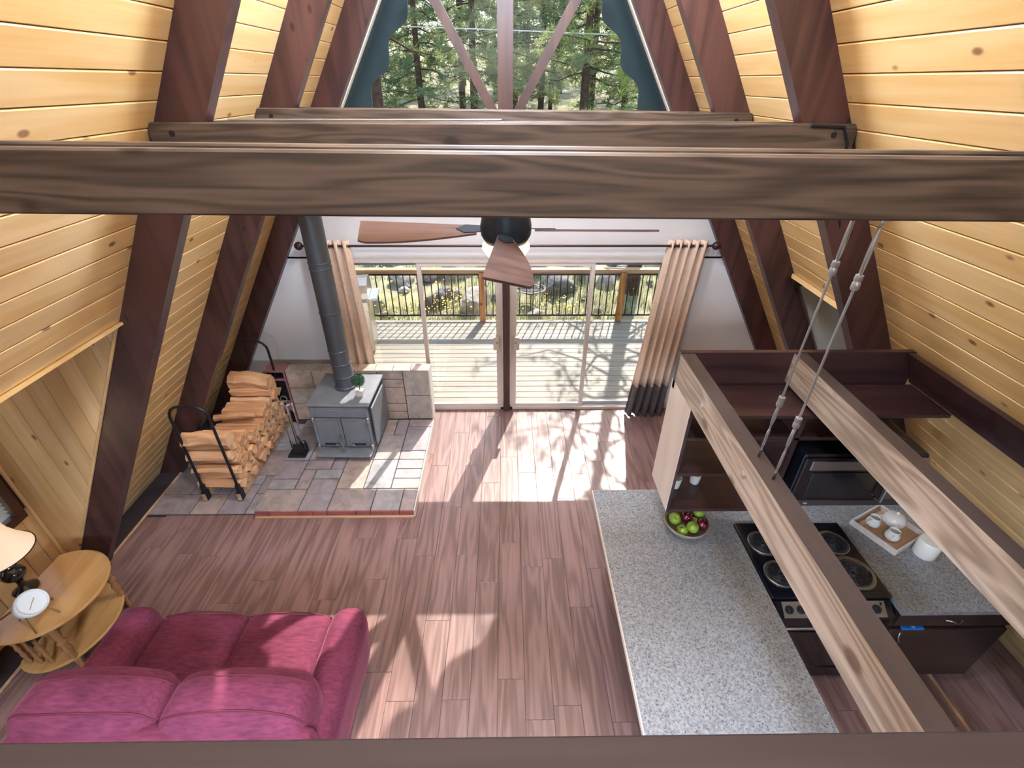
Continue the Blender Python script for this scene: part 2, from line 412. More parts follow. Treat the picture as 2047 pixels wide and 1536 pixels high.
for s in (-1, 1):
    dz, d0, d1 = (LDZ, LD0, LD1) if s < 0 else (RDZ, RD0, RD1)
    for i in range(nb):
        sl0 = i*BW; zc = (sl0+BW/2)*S_
        if zc > apex-.05: break
        nx, nz = -s*S_, -C_                 # inward normal of the board face
        cx, cz = s*xout(zc)-nx*.011, zc-nz*.011
        spans = [(YB, D)] if zc-BW*S_/2 > dz-.03 else [(YB, d0), (d1, D)]
        for (a, b) in spans:
            # local x across the slope, y along, z normal
            ang = math.atan2(C_ * -1, 0)
            M_ = Matrix(((s*-C_, 0, nx), (0, 1, 0), (S_, 0, nz))).to_4x4()
            if M_.to_3x3().determinant() < 0: M_ = Matrix(((s*C_, 0, nx), (0, 1, 0), (-S_, 0, nz))).to_4x4()
            piece('pine_board', (BW-.004, b-a, .022), .006, PINE, W[s], (cx, (a+b)/2, cz), M_.to_euler())
# rafters
def rafter_pts(s): return [(s*xin(0), 0), (0, 3.5+INN*SL), (0, apex), (s*xout(0), 0)]
RY = [(-2.1,), (-.88,), (.34,), (1.43,), (2.78,), (4.0,), (5.12,)]
raft_lab = {2.78: 'red brown roof rafter nearest the camera on the {} slope', 4.0: 'middle red brown roof rafter on the {} slope', 5.12: 'red brown end rafter against the window wall on the {} slope'}
for (y,) in RY:
    for s, nm in ((-1, 'left'), (1, 'right')):
        o = ob('rafter', G().prism(rafter_pts(s), y, y+.089), RAFTER)
        tag(o, raft_lab.get(y, 'red brown roof rafter behind the camera on the {} slope').format(nm), 'rafter', 'rafters behind the camera' if y < 2 else None)
# end wall
g = G()
DX, DH = 1.86, 2.03
for s in (-1, 1):
    g.prism([(s*DX, 0), (s*4.0, 0), (s*(xout(2.05)+.05), 2.05), (s*DX, 2.05)], D, D+.12)
g.prism([(-xout(2.03)-.03, DH), (xout(2.03)+.03, DH), (xout(3.22)+.03, 3.22), (-xout(3.22)-.03, 3.22)], D, D+.12)
struct('wall_end', g, WHITE, label='white painted end wall around the sliding doors')
# back gable wall with its big window (behind the camera)
g = G(); BX, BZ0, BZ1 = 1.25, 3.0, 4.6
g.prism([(-4.1, -.1), (4.1, -.1), (xout(BZ0)+.05, BZ0), (-xout(BZ0)-.05, BZ0)], YB-.1, YB)
for s in (-1, 1): g.prism([(s*BX, BZ0), (s*(xout(BZ0)+.05), BZ0), (s*BX, zout(BX)+.08)], YB-.1, YB) if zout(BX) < BZ1 else g.prism([(s*BX, BZ0), (s*(xout(BZ0)+.05), BZ0), (s*(xout(BZ1)+.05), BZ1), (s*BX, BZ1)], YB-.1, YB)
g.prism([(-xout(min(BZ1, zout(BX)))-.05, min(BZ1, zout(BX))), (xout(min(BZ1, zout(BX)))+.05, min(BZ1, zout(BX))), (0, apex+.08)], YB-.1, YB)
struct('wall_back', g, WHITE)
wz1 = min(BZ1, zout(BX))
w2 = struct('window_3', G().b2((-BX, YB-.09, BZ0), (BX, YB-.02, BZ0+.06)).b2((-BX, YB-.09, wz1-.06), (BX, YB-.02, wz1)).b2((-BX, YB-.09, BZ0), (-BX+.06, YB-.02, wz1)).b2((BX-.06, YB-.09, BZ0), (BX, YB-.02, wz1)), FRAME)
ob('pane', G().b2((-BX+.06, YB-.06, BZ0+.06), (BX-.06, YB-.054, wz1-.06)), GLASS, w2)

# gable window over the doors
gw = struct('window_1', G().b2((-1.62, D+.0, 3.2), (1.62, D+.1, 3.26)), MUNT, label='tall triangular gable window with brown muntins')
ob('post', G().b2((-.07, D-.03, 3.26), (.07, D+.1, 5.9)), POST, gw)
for s in (-1, 1):
    dirx, dirz = s*.5, .86
    p0 = Vector((s*.07, 0, 3.36)); L = 1.25
    u = Vector((s*.507, 0, .862)); n_ = Vector((u.z, 0, -u.x))
    q = [p0+n_*.04, p0+u*L+n_*.04, p0+u*L-n_*.04, p0-n_*.04]
    ob('diagonal_bar', G().prism([(a.x, a.z) for a in q], D+.0, D+.09), MUNT, gw)
    # jamb along the rafter
    ob('jamb', G().prism([(s*(xin(3.22)-.0), 3.22), (s*(xin(3.22)-.012), 3.22), (s*.0, 3.5+INN*SL-.025), (0, 3.5+INN*SL)], D, D+.06), FRAME, gw)
    t = p0+u*L
    ob('pane', G().prism([(s*.07, 3.4), (s*.07, 5.6), (t.x, t.z), ], D+.05, D+.056), GLASS, gw)
    ob('pane', G().prism([(s*.1, 3.26), (s*xin(3.26), 3.26), (s*xin(5.2), 5.2), (t.x, t.z)], D+.05, D+.056), GLASS, gw)
# scalloped dark boards outside the gable glass
for s, nm in ((-1, 'left'), (1, 'right')):
    poly = []; n = 96
    for i in range(n+1):
        sl = .12+i*3.63/n
        inset = .065+.042*math.cos(2*math.pi*(sl-2.6)/.47)
        z = 6.1-sl*S_; x = sl*C_
        poly.append((s*max(0, x-inset*S_), z-inset*C_))
    zt, zb = poly[0][1], poly[-1][1]
    poly += [(s*(xin(zb)+.32), zb), (s*(xin(zt)+.32), zt)]
    # thin vertical strips to keep the outline clean
    g = G()
    for i in range(n):
        a, b = poly[i], poly[i+1]
        g.prism([a, b, (s*(xin(b[1])+.3), b[1]), (s*(xin(a[1])+.3), a[1])], D+.80, D+.84)
    tag(ob('scalloped_board', g, TEAL), 'dark teal scalloped board outside the {} edge of the gable window'.format(nm), 'trim board')

tag(ob('sun_block_board', G().prism([(-.42, 5.74), (.42, 5.74), (0, 6.48)], D+.80, D+.84), TEAL), 'added dark teal board blocking sun at the peak, unseen above the frame', 'trim board')  # added unseen board, keeps sun off the back cushions
# floor with planks
fl = struct('floor', G().b2((-3.95, YB, -.12), (4.6, D+.1, -.012)), DARKB, label='reddish brown laminate plank floor')
PW, PL = .196, 1.22
rng = random.Random(3)
x = -3.6
while x < 3.85:
    y = .0-rng.random()*PL
    while y < D-.001:
        a, b = max(y, -.2), min(y+PL, D)
        if x+PW/2 < -.97 and b > 3.39: b = 3.39
        w_ = min(PW, 3.9-x)
        if b-a > .05 and not (x+PW/2 < -.97 and a >= 3.38): piece('plank', (w_-.0015, b-a-.0015, .014), .0018, FLOOR, fl, (x+w_/2, (a+b)/2, -.0075))
        y += PL
    x += PW
ob('edge_strip', G().cbox((-3.607, 3.1, .008), (.02, 4.2, .02), .004), RAILC, fl)
struct('baseboard_left', G().b2((-3.86, 1.65, -.01), (-3.618, D, .006)), DARKB)
ob('kitchen_edge_strip', G().cbox((3.1, .9, .008), (.02, 2.0, .02), .004), RAILC, fl)
# loft slab behind and below the camera
struct('ceiling', G().b2((-xout(2.2), YB, 2.05), (xout(2.2), .02, 2.3)), RAFTER, label='loft floor under the camera')

# tie beams, pairs of planks on both faces of the rafters
for y, lab in ((1.43, 'wide dark brown tie beam plank crossing the whole picture, {}'), (2.78, 'second dark brown tie beam plank behind the nearest one, {}'), (4.0, 'farthest dark brown tie beam plank below the gable window, {}')):
    for k, (ya, face) in enumerate(((y-.04, 'face towards the camera'), (y+.091, 'hidden behind its twin'))):
        zt = 3.53 if y < 2 else 3.508
        L = xout(3.42)-.03
        hb = .168 if y < 2 else .186
        g = G().cbox((0, 0, 0), (2*L, .038, hb), .006)
        # bolt heads
        o = ob('tie_beam', g, BEAM, None, (0, ya+.019, zt-hb/2), (0, R({1.43: .45, 2.78: .0, 4.0: .4}[y]), 0))
        tag(o, lab.format('its ' + face if k == 0 else face), 'beam')
        if k == 0:
            for sx in (-1, 1):
                for dz in (-.045, .045): ob('bolt', G().cyl((sx*(L-.12), -.019, dz), (sx*(L-.12), -.026, dz), .014, n=8), BLACK, o)
tag(ob('cable', G().tube([(-1.4, 2.77, 3.518), (-.6, 2.765, 3.519), (-.02, 2.77, 3.52)], .006, 6), CHROME), 'thin pale electric cable lying along the second tie beam', 'cable')
tag(ob('wire', G().tube([(1.55, 2.735, 3.50), (1.72, 2.735, 3.495), (1.765, 2.735, 3.42), (1.785, 2.735, 3.3), (1.95, 2.80, 2.9), (2.35, 2.80, 2.22)], .008, 6), BLACK), 'thin black wire running down behind the right end of the second tie beam', 'wire')
# loft railing at the bottom of the frame
lr = thing('loft_railing', 'dark wooden loft railing along the bottom edge of the picture', 'railing', (0, .1, 2.3))
ob('top_rail', G().rbox((0, 0, .93), (3.3, .15, .04), .012, 4), RAIL, lr, smooth=True)
for k in range(9): ob('baluster', G().cbox((-1.5+k*.375, 0, .455), (.035, .035, .91), .003), RAIL, lr)

# ---------------------------------------------------------------- left dormer
g = G(); t = .05
g.b2((-LDX-t, LD0-.1, -.1), (-LDX-.02, LD1+.1, .78)).b2((-LDX-t, LD0-.1, 1.95), (-LDX-.02, LD1+.1, LDZ+.1)).b2((-LDX-t, LD0-.1, .78), (-LDX-.02, 1.78, 1.95)).b2((-LDX-t, 2.70, .78), (-LDX-.02, LD1+.1, 1.95))
g.b2((-LDX, LD0-.1, LDZ+.01), (-xout(LDZ)-.02, LD1+.1, LDZ+.06))
g.prism([(-LDX, -.05), (-LDX, LDZ), (-xout(LDZ), LDZ), (-xout(0), 0)], LD1+.02, LD1+.08)
g.prism([(-LDX, -.05), (-LDX, LDZ), (-xout(LDZ), LDZ), (-xout(0), 0)], LD0-.08, LD0-.02)
ld = struct('wall_dormer_left', g, SHELLM, label='pine board walls of the window dormer on the left')
def cheek(y, dy):
    x = -LDX
    while x < -xout(LDZ)-.02:
        x2 = min(x+.145, -xout(LDZ))
        ob('upright_board', G().prism([(x+.002, max(0, zout(x+.002))), (x2-.002, max(0, zout(x2-.002))), (x2-.002, LDZ), (x+.002, LDZ)], y, y+dy), PINEZ, ld)
        x = x2
cheek(LD1, .02); cheek(LD0-.02, .02)
y = LD0
while y < LD1-.01:
    y2 = min(y+.145, LD1)
    for (a, b) in (((0, LDZ),) if (y2 < 1.79 or y > 2.69) else ((0, .78), (1.95, LDZ))):
        piece('upright_board', (.02, y2-y-.004, b-a), .005, PINEZ, ld, (-LDX-.01, (y+y2)/2, (a+b)/2))
    y = y2
ob('corner_trim', G().cyl((-LDX+.012, LD1-.012, 0), (-LDX+.012, LD1-.012, LDZ), .016, n=8), PINEZ, ld)
ob('header_trim', G().box((-xout(LDZ)+.006, (LD0+LD1)/2, LDZ-.008), (.03, LD1-LD0, .016)), PINE, ld)
a = Vector((-xout(LDZ)-.01, LD1-.01, LDZ)); b = Vector((-xout(0)-.0, LD1-.01, 0))
ob('slope_trim', G().cyl(a, b, .012, n=8), PINEZ, ld)
w1 = struct('window_2', G().b2((-LDX-.03, 1.76, .74), (-LDX+.035, 2.72, .81)).b2((-LDX-.03, 1.76, 1.92), (-LDX+.035, 2.72, 1.99)).b2((-LDX-.03, 1.76, .81), (-LDX+.035, 1.83, 1.92)).b2((-LDX-.03, 2.65, .81), (-LDX+.035, 2.72, 1.92)), POST, label='brown framed dormer window with white blinds at the left edge')
ob('pane', G().b2((-LDX-.035, 1.83, .81), (-LDX-.03, 2.65, 1.92)), GLASS, w1)
for k in range(27):
    piece('blind_slat', (.036, .80, .003), .001, BLIND, w1, (-LDX+.0, 2.24, .84+k*.04), (0, R(28), 0))
# ---------------------------------------------------------------- right dormer
g = G()
g.prism([(RDX, -.05), (RDX, RDZ-.1), (xout(RDZ-.1)-.0, RDZ-.1), (xout(0), 0)], RD1, RD1+.05)
g.prism([(RDX, -.05), (RDX, RDZ), (xout(RDZ), RDZ), (xout(0), 0)], RD0-.05, RD0)
g.b2((RDX, RD0-.05, -.1), (RDX+.05, RD1+.05, 1.0)).b2((RDX, RD0-.05, 2.1), (RDX+.05, RD1+.05, RDZ+.05)).b2((RDX, RD0-.05, 1.0), (RDX+.05, RD0+.1, 2.1)).b2((RDX, RD1-.1, 1.0), (RDX+.05, RD1+.05, 2.1))
rd = struct('wall_dormer_right', g, GREYW, label='grey painted wall of the right dormer recess')
ob('dormer_ceiling', G().b2((xout(RDZ), RD0-.05, RDZ+.0), (RDX+.05, RD1+.05, RDZ+.05)), SHELF, rd)
ob('dark_lintel', G().b2((xout(RDZ)-.0, RD1-.04, RDZ-.1), (RDX, RD1+.04, RDZ)), SHELF, rd)
ob('lintel_strip', G().b2((xout(RDZ)+.13, RD1-.05, RDZ-.1), (xout(RDZ)+.15, RD1-.041, RDZ)), STEEL, rd)
ob('header_trim', G().box((xout(RDZ)-.002, (RD0+RD1)/2, RDZ-.018), (.03, RD1-RD0, .036)), PINE, rd)
ob('edge_trim', G().cyl((xout(RDZ)+.0, RD1-.008, RDZ), (xout(0), RD1-.008, 0), .012, n=8), POST, rd)

w4 = struct('window_4', G().b2((RDX-.02, RD0+.1, 1.0), (RDX+.06, RD1-.1, 1.05)).b2((RDX-.02, RD0+.1, 2.05), (RDX+.06, RD1-.1, 2.1)).b2((RDX-.02, RD0+.1, 1.05), (RDX+.06, RD0+.15, 2.05)).b2((RDX-.02, RD1-.15, 1.05), (RDX+.06, RD1-.1, 2.05)), FRAME)
ob('pane', G().b2((RDX+.02, RD0+.15, 1.05), (RDX+.025, RD1-.15, 2.05)), GLASS, w4)
# ---------------------------------------------------------------- sliding doors
ob_post = tag(ob('door_post', G().cbox((0, D+.0, DH/2), (.085, .12, DH), .006), POST), 'brown wooden post between the two sliding glass doors', 'post')
for s, nm in ((-1, 'door_1'), (1, 'door_2')):
    x0, x1 = s*.045, s*1.84; xm = s*1.0
    g = G(); yy = D+.02
    g.b2((x0, yy-.03, 0), (x1, yy+.09, .035)).b2((x0, yy-.03, 1.985), (x1, yy+.09, DH)).b2((x1-s*.05, yy-.03, 0), (x1, yy+.09, DH)).b2((x0, yy-.03, 0), (x0+s*.03, yy+.09, DH))
    d = struct(nm, g, FRAME, label='sliding glass door {} of the brown post'.format('left' if s < 0 else 'right'))
    def panel(a, b, y, m, nme):
        a, b = min(a, b), max(a, b); g = G()
        g.b2((a, y, .035), (a+.045, y+.03, 1.985)).b2((b-.045, y, .035), (b, y+.03, 1.985)).b2((a+.045, y, .035), (b-.045, y+.03, .085)).b2((a+.045, y, 1.94), (b-.045, y+.03, 1.985))
        f = ob(nme, g, m, d); ob('pane', G().b2((a+.045, y+.012, .085), (b-.045, y+.017, 1.94)), GLASS, f); return f
    f1 = panel(x0+s*.03, xm, yy-.02, FRAME, 'sliding_panel'); panel(xm-s*.04, x1-s*.05, yy+.03, ALU, 'fixed_panel')
    hx = x0+s*.055
    h = ob('handle', G().cbox((hx+s*.02, yy-.045, .99), (.075, .05, .17), .008), FRAME, d)
    ob('lock', G().cyl((hx+s*.01, yy-.07, 1.0), (hx+s*.01, yy-.075, 1.02), .012, n=8), STEEL, h)

# curtain rod and curtains
cr = thing('curtain_rod', 'dark bronze curtain rod with round finials above the doors', 'curtain rod', (0, 5.1, 2.2))
BRONZE = plain('bronze', (70,48,44), .4, .5, nz=.15, nscale=40)
ob('rod', G().cyl((-2.17, 0, 0), (2.22, 0, 0), .013, n=10), BRONZE, cr, smooth=True)
for x in (-2.2, 2.25): ob('finial', G().lathe([(0, -.045), (.02, -.04), (.042, -.015), (.045, .01), (.03, .035), (0, .045)], n=16, M=Matrix.Translation((x, 0, 0)) @ Matrix.Rotation(R(90), 4, 'Y')), BRONZE, cr, smooth=True)
for x in (-2.12, 2.17, 0.0): ob('bracket', G().cyl((x, 0, 0), (x, .1, 0), .01, n=8), BRONZE, cr)
def curtain(name, label, xt0, xt1, xb0, xb1, folds, band):
    c = thing(name, label, 'curtain', ((xt0+xt1)/2, 5.1, 0)); X0 = (xt0+xt1)/2
    def sheet(z0, z1, nz, th):
        n = folds*10; vs = []; fs = []
        for j in range(nz+1):
            z = z0+(z1-z0)*j/nz; f = z/2.26
            for i in range(n+1):
                u = i/n; a = u*folds*2*math.pi
                amp = .045*(1.0-.25*f)*(1+.25*math.sin(i*.37))
                x = (xb0*(1-f)+xt0*f)+((xb1*(1-f)+xt1*f)-(xb0*(1-f)+xt0*f))*(u+.25/folds*math.sin(a*2)/6.28)
                yy = amp*math.cos(a)-.012*math.sin(3*u+z*2)-(1-f)*.05
                vs.append((x-X0, yy, z))
        m = (n+1)
        for j in range(nz):
            for i in range(n): fs.append((j*m+i, j*m+i+1, (j+1)*m+i+1, (j+1)*m+i))
        o = ob('x', G().add(vs, fs), th, c, smooth='all'); md = o.modifiers.new('thickness', 'SOLIDIFY'); md.thickness = .004; return o
    if band: sheet(.02, .46, 6, CURTB).name = 'dark_band'; sheet(.455, 2.26, 14, CURT).name = 'cloth'
    else: sheet(.02, 2.26, 16, CURT).name = 'cloth'
    for k in range(folds*2):
        x = xt0+(xt1-xt0)*(k+.5)/(folds*2)-X0
        ob('grommet', G().tube([(x, .024*math.cos(q), 2.2+.024*math.sin(q)) for q in [i*math.pi/5 for i in range(10)]], .004, 5, True), BRONZE, c)
curtain('curtain', 'tan grommet curtain with a dark brown bottom band right of the doors', 1.74, 2.17, 1.54, 2.03, 5, True)
curtain('curtain', 'tan grommet curtain behind the stove pipe left of the doors', -2.14, -1.66, -2.12, -1.58, 5, True)

# ---------------------------------------------------------------- hearth
def pack(nx, ny, seed):
    r = random.Random(seed); used = [[0]*ny for _ in range(nx)]; out = []
    sizes = [(3,2),(2,3),(2,2),(2,1),(1,2),(1,1)]
    for j in range(ny):
        for i in range(nx):
            if used[i][j]: continue
            sz = sizes[:4]; r.shuffle(sz); sz = sz+[(1,2),(2,1),(1,1)]
            for a, b in sz:
                if i+a <= nx and j+b <= ny and all(not used[i+p][j+q] for p in range(a) for q in range(b)):
                    for p in range(a):
                        for q in range(b): used[i+p][j+q] = 1
                    out.append((i, j, a, b)); break
    return out
hx0, hx1, hy0, hy1, hz = -2.50, -.925, 3.35, 4.86, .09
he = thing('hearth', 'raised stone tiled hearth pad under the wood stove', 'hearth', (hx0, hy0, 0))
ob('slab', G().b2((.01, .01, 0), (hx1-hx0-.01, hy1-hy0, hz-.008)), GROUT, he)
ob('wood_edge', G().cbox(((hx1-hx0)/2, -.006, .012), (hx1-hx0, .022, .024), .003), RAILC, he)
ob('side_edge', G().cbox((hx1-hx0+.004, (hy1-hy0)/2, .045), (.014, hy1-hy0, .09), .003), TRAYM, he)
nx, ny = 11, 10; cx, cy = (hx1-hx0)/nx, (hy1-hy0)/ny
for (i, j, a, b) in pack(nx, ny, 11):
    piece('tile', (a*cx-.010, b*cy-.010, .018), .003, TILE, he, ((i+a/2)*cx, (j+b/2)*cy, hz-.007+.0006*((i*7+j*3) % 4)))
i = 0; k = 0
while i < nx:
    a = [1,2,1,1,2,1,2,1][k % 8]; a = min(a, nx-i)
    piece('edge_tile', (a*cx-.006, .014, .058), .002, TILER, he, ((i+a/2)*cx, .004, .055)); i += a; k += 1
# tiles level with the floor beside the hearth
lt = struct('floor_tiles', G().b2((-3.6, 3.395, -.012), (hx0, D, -.002)), GROUT, label='stone floor tiles under the firewood')
nx, ny = 8, 13; cx, cy = (hx0+3.6)/nx, (D-3.395)/ny
for (i, j, a, b) in pack(nx, ny, 5): piece('tile', (a*cx-.010, b*cy-.010, .012), .002, TILE, lt, (-3.6+(i+a/2)*cx, 3.395+(j+b/2)*cy, .001))
struct('floor_tiles_back', G().b2((hx0, hy1, -.012), (-1.0, D, 0)), GROUT)
# half wall behind the stove
kw0, kw1, ky0, ky1, kz = -2.61, -.925, 4.87, 5.02, .80
kw = thing('tiled_half_wall', 'low stone tiled half wall behind the wood stove', 'half wall', (kw0, ky0, 0))
ob('core', G().b2((0, .012, 0), (kw1-kw0-.01, ky1-ky0-.01, kz-.012)), GROUT, kw)
ob('side_edge', G().cbox((kw1-kw0, (ky1-ky0)/2, kz/2+.04), (.016, ky1-ky0, kz-.08), .003), TRAYM, kw)
nx, ny = 11, 6; cx, cy = (kw1-kw0)/nx, (kz-hz-.01)/ny
vent = (0, 0)
for (i, j, a, b) in pack(nx, ny, 21):
    if i < 2 and j < 5 and False: continue
    piece('tile', (a*cx-.009, .016, b*cy-.009), .003, TILEW, kw, ((i+a/2)*cx, .006, hz+.0+(j+b/2)*cy))
for i in range(8):
    c = (kw1-kw0)/8; piece('cap_tile', (c-.006, ky1-ky0+.01, .018), .003, TILEW, kw, ((i+.5)*c, (ky1-ky0)/2-.003, kz-.006))
ven = thing('wall_heater', 'dark heater box in a rose frame between firewood and half wall', 'heater', (-2.745, 4.875, .002))
PINKF = plain('rose_frame', (150,104,100), .5, nz=.05)
ob('frame', G().b2((-.125,0,0),(-.10,.2,.79)).b2((.105,0,0),(.125,.2,.79)).b2((-.10,0,.77),(.105,.2,.79)).b2((-.10,0,.655),(.105,.2,.672)).b2((-.10,0,.22),(.105,.2,.34)), PINKF, ven)
ob('grille', G().b2((-.10,.02,.34),(.105,.19,.655)), BLACK, ven); ob('vent_slot', G().b2((-.10,.03,.672),(.105,.19,.77)), ENAMEL, ven); ob('lower_opening', G().b2((-.10,.06,.0),(.105,.19,.22)), BLACK, ven)
# ---------------------------------------------------------------- wood stove
st = thing('wood_stove', 'grey cast iron wood stove on the tiled hearth', 'stove', (-1.80, 4.53, hz+.008), R(-1.5))
ob('body', G().prism([(-.30,-.29),(.30,-.29),(.31,.30),(-.31,.30)], .06, .60, 'z'), STOVEM, st)
ob('top_plate', G().cbox((0, 0.0, .655), (.68, .66, .03), .01), STOVEM, st)
ob('upper_band', G().cbox((0, -.305, .565), (.60, .04, .13), .008).cbox((0, -.33, .565), (.50, .012, .085), .004), STOVEM, st)
ob('ash_lip', G().rbox((0, -.36, .062), (.62, .2, .024), .011, 6), STOVEM, st, smooth=True)
ob('base', G().b2((-.24, -.22, 0), (.24, .24, .06)), BLACK, st)
for s in (-1, 1):
    dr = ob('door', G().cbox((s*.146, -.303, .295), (.285, .03, .38), .01).cbox((s*.146, -.321, .315), (.24, .01, .27), .004), STOVEM, st)
    ob('draft_slot', G().cbox((s*.15, -.322, .135), (.16, .012, .022), .003), BLACK, dr)
    ob('draft_knob', G().lathe([(0,0),(.018,.0),(.02,.012),(0,.02)], n=12, M=Matrix.Translation((s*.09, -.33, .135)) @ Matrix.Rotation(R(90), 4, 'X')), STEEL, dr)
    ob('hinge', G().rbox((s*.30, -.325, .10), (.04,.04,.07), .018, 5).rbox((s*.30, -.325, .47), (.04,.04,.07), .018, 5), STEEL, dr, smooth=True)
    ob('corner_rib', G().cyl((s*.30, -.31, .08), (s*.30, -.31, .62), .016, n=10), STOVEM, st)
ob('door_handle', G().tube([(-.03,-.32,.27),(-.03,-.36,.275),(-.015,-.375,.22),(.0,-.385,.12),(.005,-.385,.06)], .009, 8), STEEL, st, smooth=True)
ob('side_shield', G().cbox((.335, .02, .33), (.02, .54, .5), .008), STOVEM, st)
sp = thing('stove_pipe', 'tall grey flue pipe rising from the wood stove', 'pipe', (-1.81, 4.58, hz+.68))
PR = .105
ob('pipe', G().lathe([(PR*1.12, 0), (PR*1.12, .02), (PR, .03), (PR, 5.2)], n=28), PIPEM, sp, smooth=True)
for z in (.14, .30, .46, .90, 1.36, 1.42, 2.0): ob('seam_ring', G().lathe([(PR+.001, z), (PR+.005, z+.004), (PR+.005, z+.016), (PR+.001, z+.02)], n=28), PIPEM, sp, smooth=True)
tp = thing('topiary', 'small round green topiary in a white square pot on the stove', 'potted plant', (-1.60, 4.40, hz+.678))
ob('pot', G().prism([(-.035,-.035),(.035,-.035),(.035,.035),(-.035,.035)], 0, .001, 'z').add([(-.034,-.034,0),(.034,-.034,0),(.034,.034,0),(-.034,.034,0),(-.042,-.042,.075),(.042,-.042,.075),(.042,.042,.075),(-.042,.042,.075),(-.036,-.036,.068),(.036,-.036,.068),(.036,.036,.068),(-.036,.036,.068)], [(3,2,1,0),(0,1,5,4),(1,2,6,5),(2,3,7,6),(3,0,4,7),(4,5,9,8),(5,6,10,9),(6,7,11,10),(7,4,8,11),(8,9,10,11)]), TRAYM, tp)
ob('stem', G().cyl((0,0,.06), (0,0,.15), .005, n=6), BARK, tp)
g = G(); rr = random.Random(4)
for k in range(900):
    th, ph = math.acos(2*rr.random()-1), rr.random()*6.283; r = .065*(.75+.35*rr.random())
    d = Vector((math.sin(th)*math.cos(ph), math.sin(th)*math.sin(ph), math.cos(th))); p = Vector((0,0,.19))+d*r
    u = d.orthogonal().normalized(); t2 = (u*math.cos(k)+d.cross(u)*math.sin(k)); e = d*.6+t2*.8
    g.add([p-t2.cross(d)*.005, p+t2.cross(d)*.005, p+e*.017], [(0,1,2)])
g.lathe([(0,-.05),(.035,-.036),(.05,0),(.035,.036),(0,.05)], (0,0,.19), 10)
ob('leaf_ball', g, LEAF, tp)['kind'] = 'stuff'
# ---------------------------------------------------------------- fire tools
ft = thing('fireplace_tool_stand', 'black stand of fireplace tools between firewood and stove', 'tool stand', (-2.36, 4.20, hz+.008))
ob('base', G().rbox((0,0,.012), (.2,.14,.024), .01, 4), BLACK, ft, smooth=True); ob('pole', G().cyl((0,.03,.02), (0,.03,.70), .009, n=8), BLACK, ft)
ob('crown', G().tube([(.07*math.cos(a), .03+.05*math.sin(a), .68) for a in [i*.5236 for i in range(12)]], .005, 6, True), STEEL, ft)
ob('ring_handle', G().tube([(.035*math.cos(a), .03, .735+.035*math.sin(a)) for a in [i*.5236 for i in range(12)]], .005, 6, True), STEEL, ft)
def tool(name, label, dx, dy, head):
    t = thing(name, label, 'fire tool', (-2.36+dx, 4.23+dy, hz+.008))
    ob('shaft', G().cyl((0,0,.16), (0,0,.56), .006, n=6), STEEL, t)
    ob('grip', G().lathe([(0,.56),(.01,.565),(.013,.60),(.009,.64),(.012,.66),(.006,.68),(0,.685)], n=10), CHROME, t, smooth=True)
    ob('head', head, BLACK, t)
tool('fire_shovel', 'fireplace shovel with a wide black blade hanging on the stand', .035, -.055, G().cbox((0,-.012,.10), (.11,.012,.14), .006).cyl((0,0,.16),(0,-.01,.13),.01,n=6))
tool('fire_brush', 'fireplace brush with black bristles hanging on the stand', .07, .0, G().lathe([(.008,.17),(.03,.15),(.04,.06),(0,.055)], n=10))
tool('fire_poker', 'thin fireplace poker hanging nearest the firewood', -.07, .0, G().tube([(0,0,.17),(0,0,.06),(.012,0,.055),(.03,0,.075)], .006, 6))
tool('fire_tongs', 'black fireplace tongs hanging on the far side of the stand', -.01, .05, G().tube([(-.004,0,.2),(-.025,0,.13),(-.01,0,.06)], .005, 6).tube([(.004,0,.2),(.025,0,.13),(.01,0,.06)], .005, 6))
# ---------------------------------------------------------------- firewood rack
rx0, rx1, ry0, ry1 = -3.10, -2.745, 3.60, 4.90
fr = thing('firewood_rack', 'black hoop firewood rack on wooden rails left of the hearth', 'log rack', ((rx0+rx1)/2, (ry0+ry1)/2, .008))
hw, hl = (rx1-rx0)/2, (ry1-ry0)/2
for s in (-1, 1):
    ob('rail', G().cbox((s*hw, 0, .06), (.04, 2*hl+.08, .085), .003), RAILC, fr)
    for e in (-1, 1): ob('bracket', G().cbox((s*hw, e*hl, .065), (.052, .07, .105), .004).cbox((s*hw, e*hl, .15), (.04, .04, .1), .004), BLACK, fr)
for e in (-1, 1):
    pts = [(-hw, e*hl, .1), (-hw, e*hl, 1.05)]+[(-hw+.12-.12*math.cos(a), e*hl, 1.05+.12*math.sin(a)) for a in (.4,.8,1.2,1.57)]
    pts += [(-p[0], p[1], p[2]) for p in pts[::-1]]
    ob('hoop', G().tube(pts, .0135, 8), BLACK, fr, smooth=True)
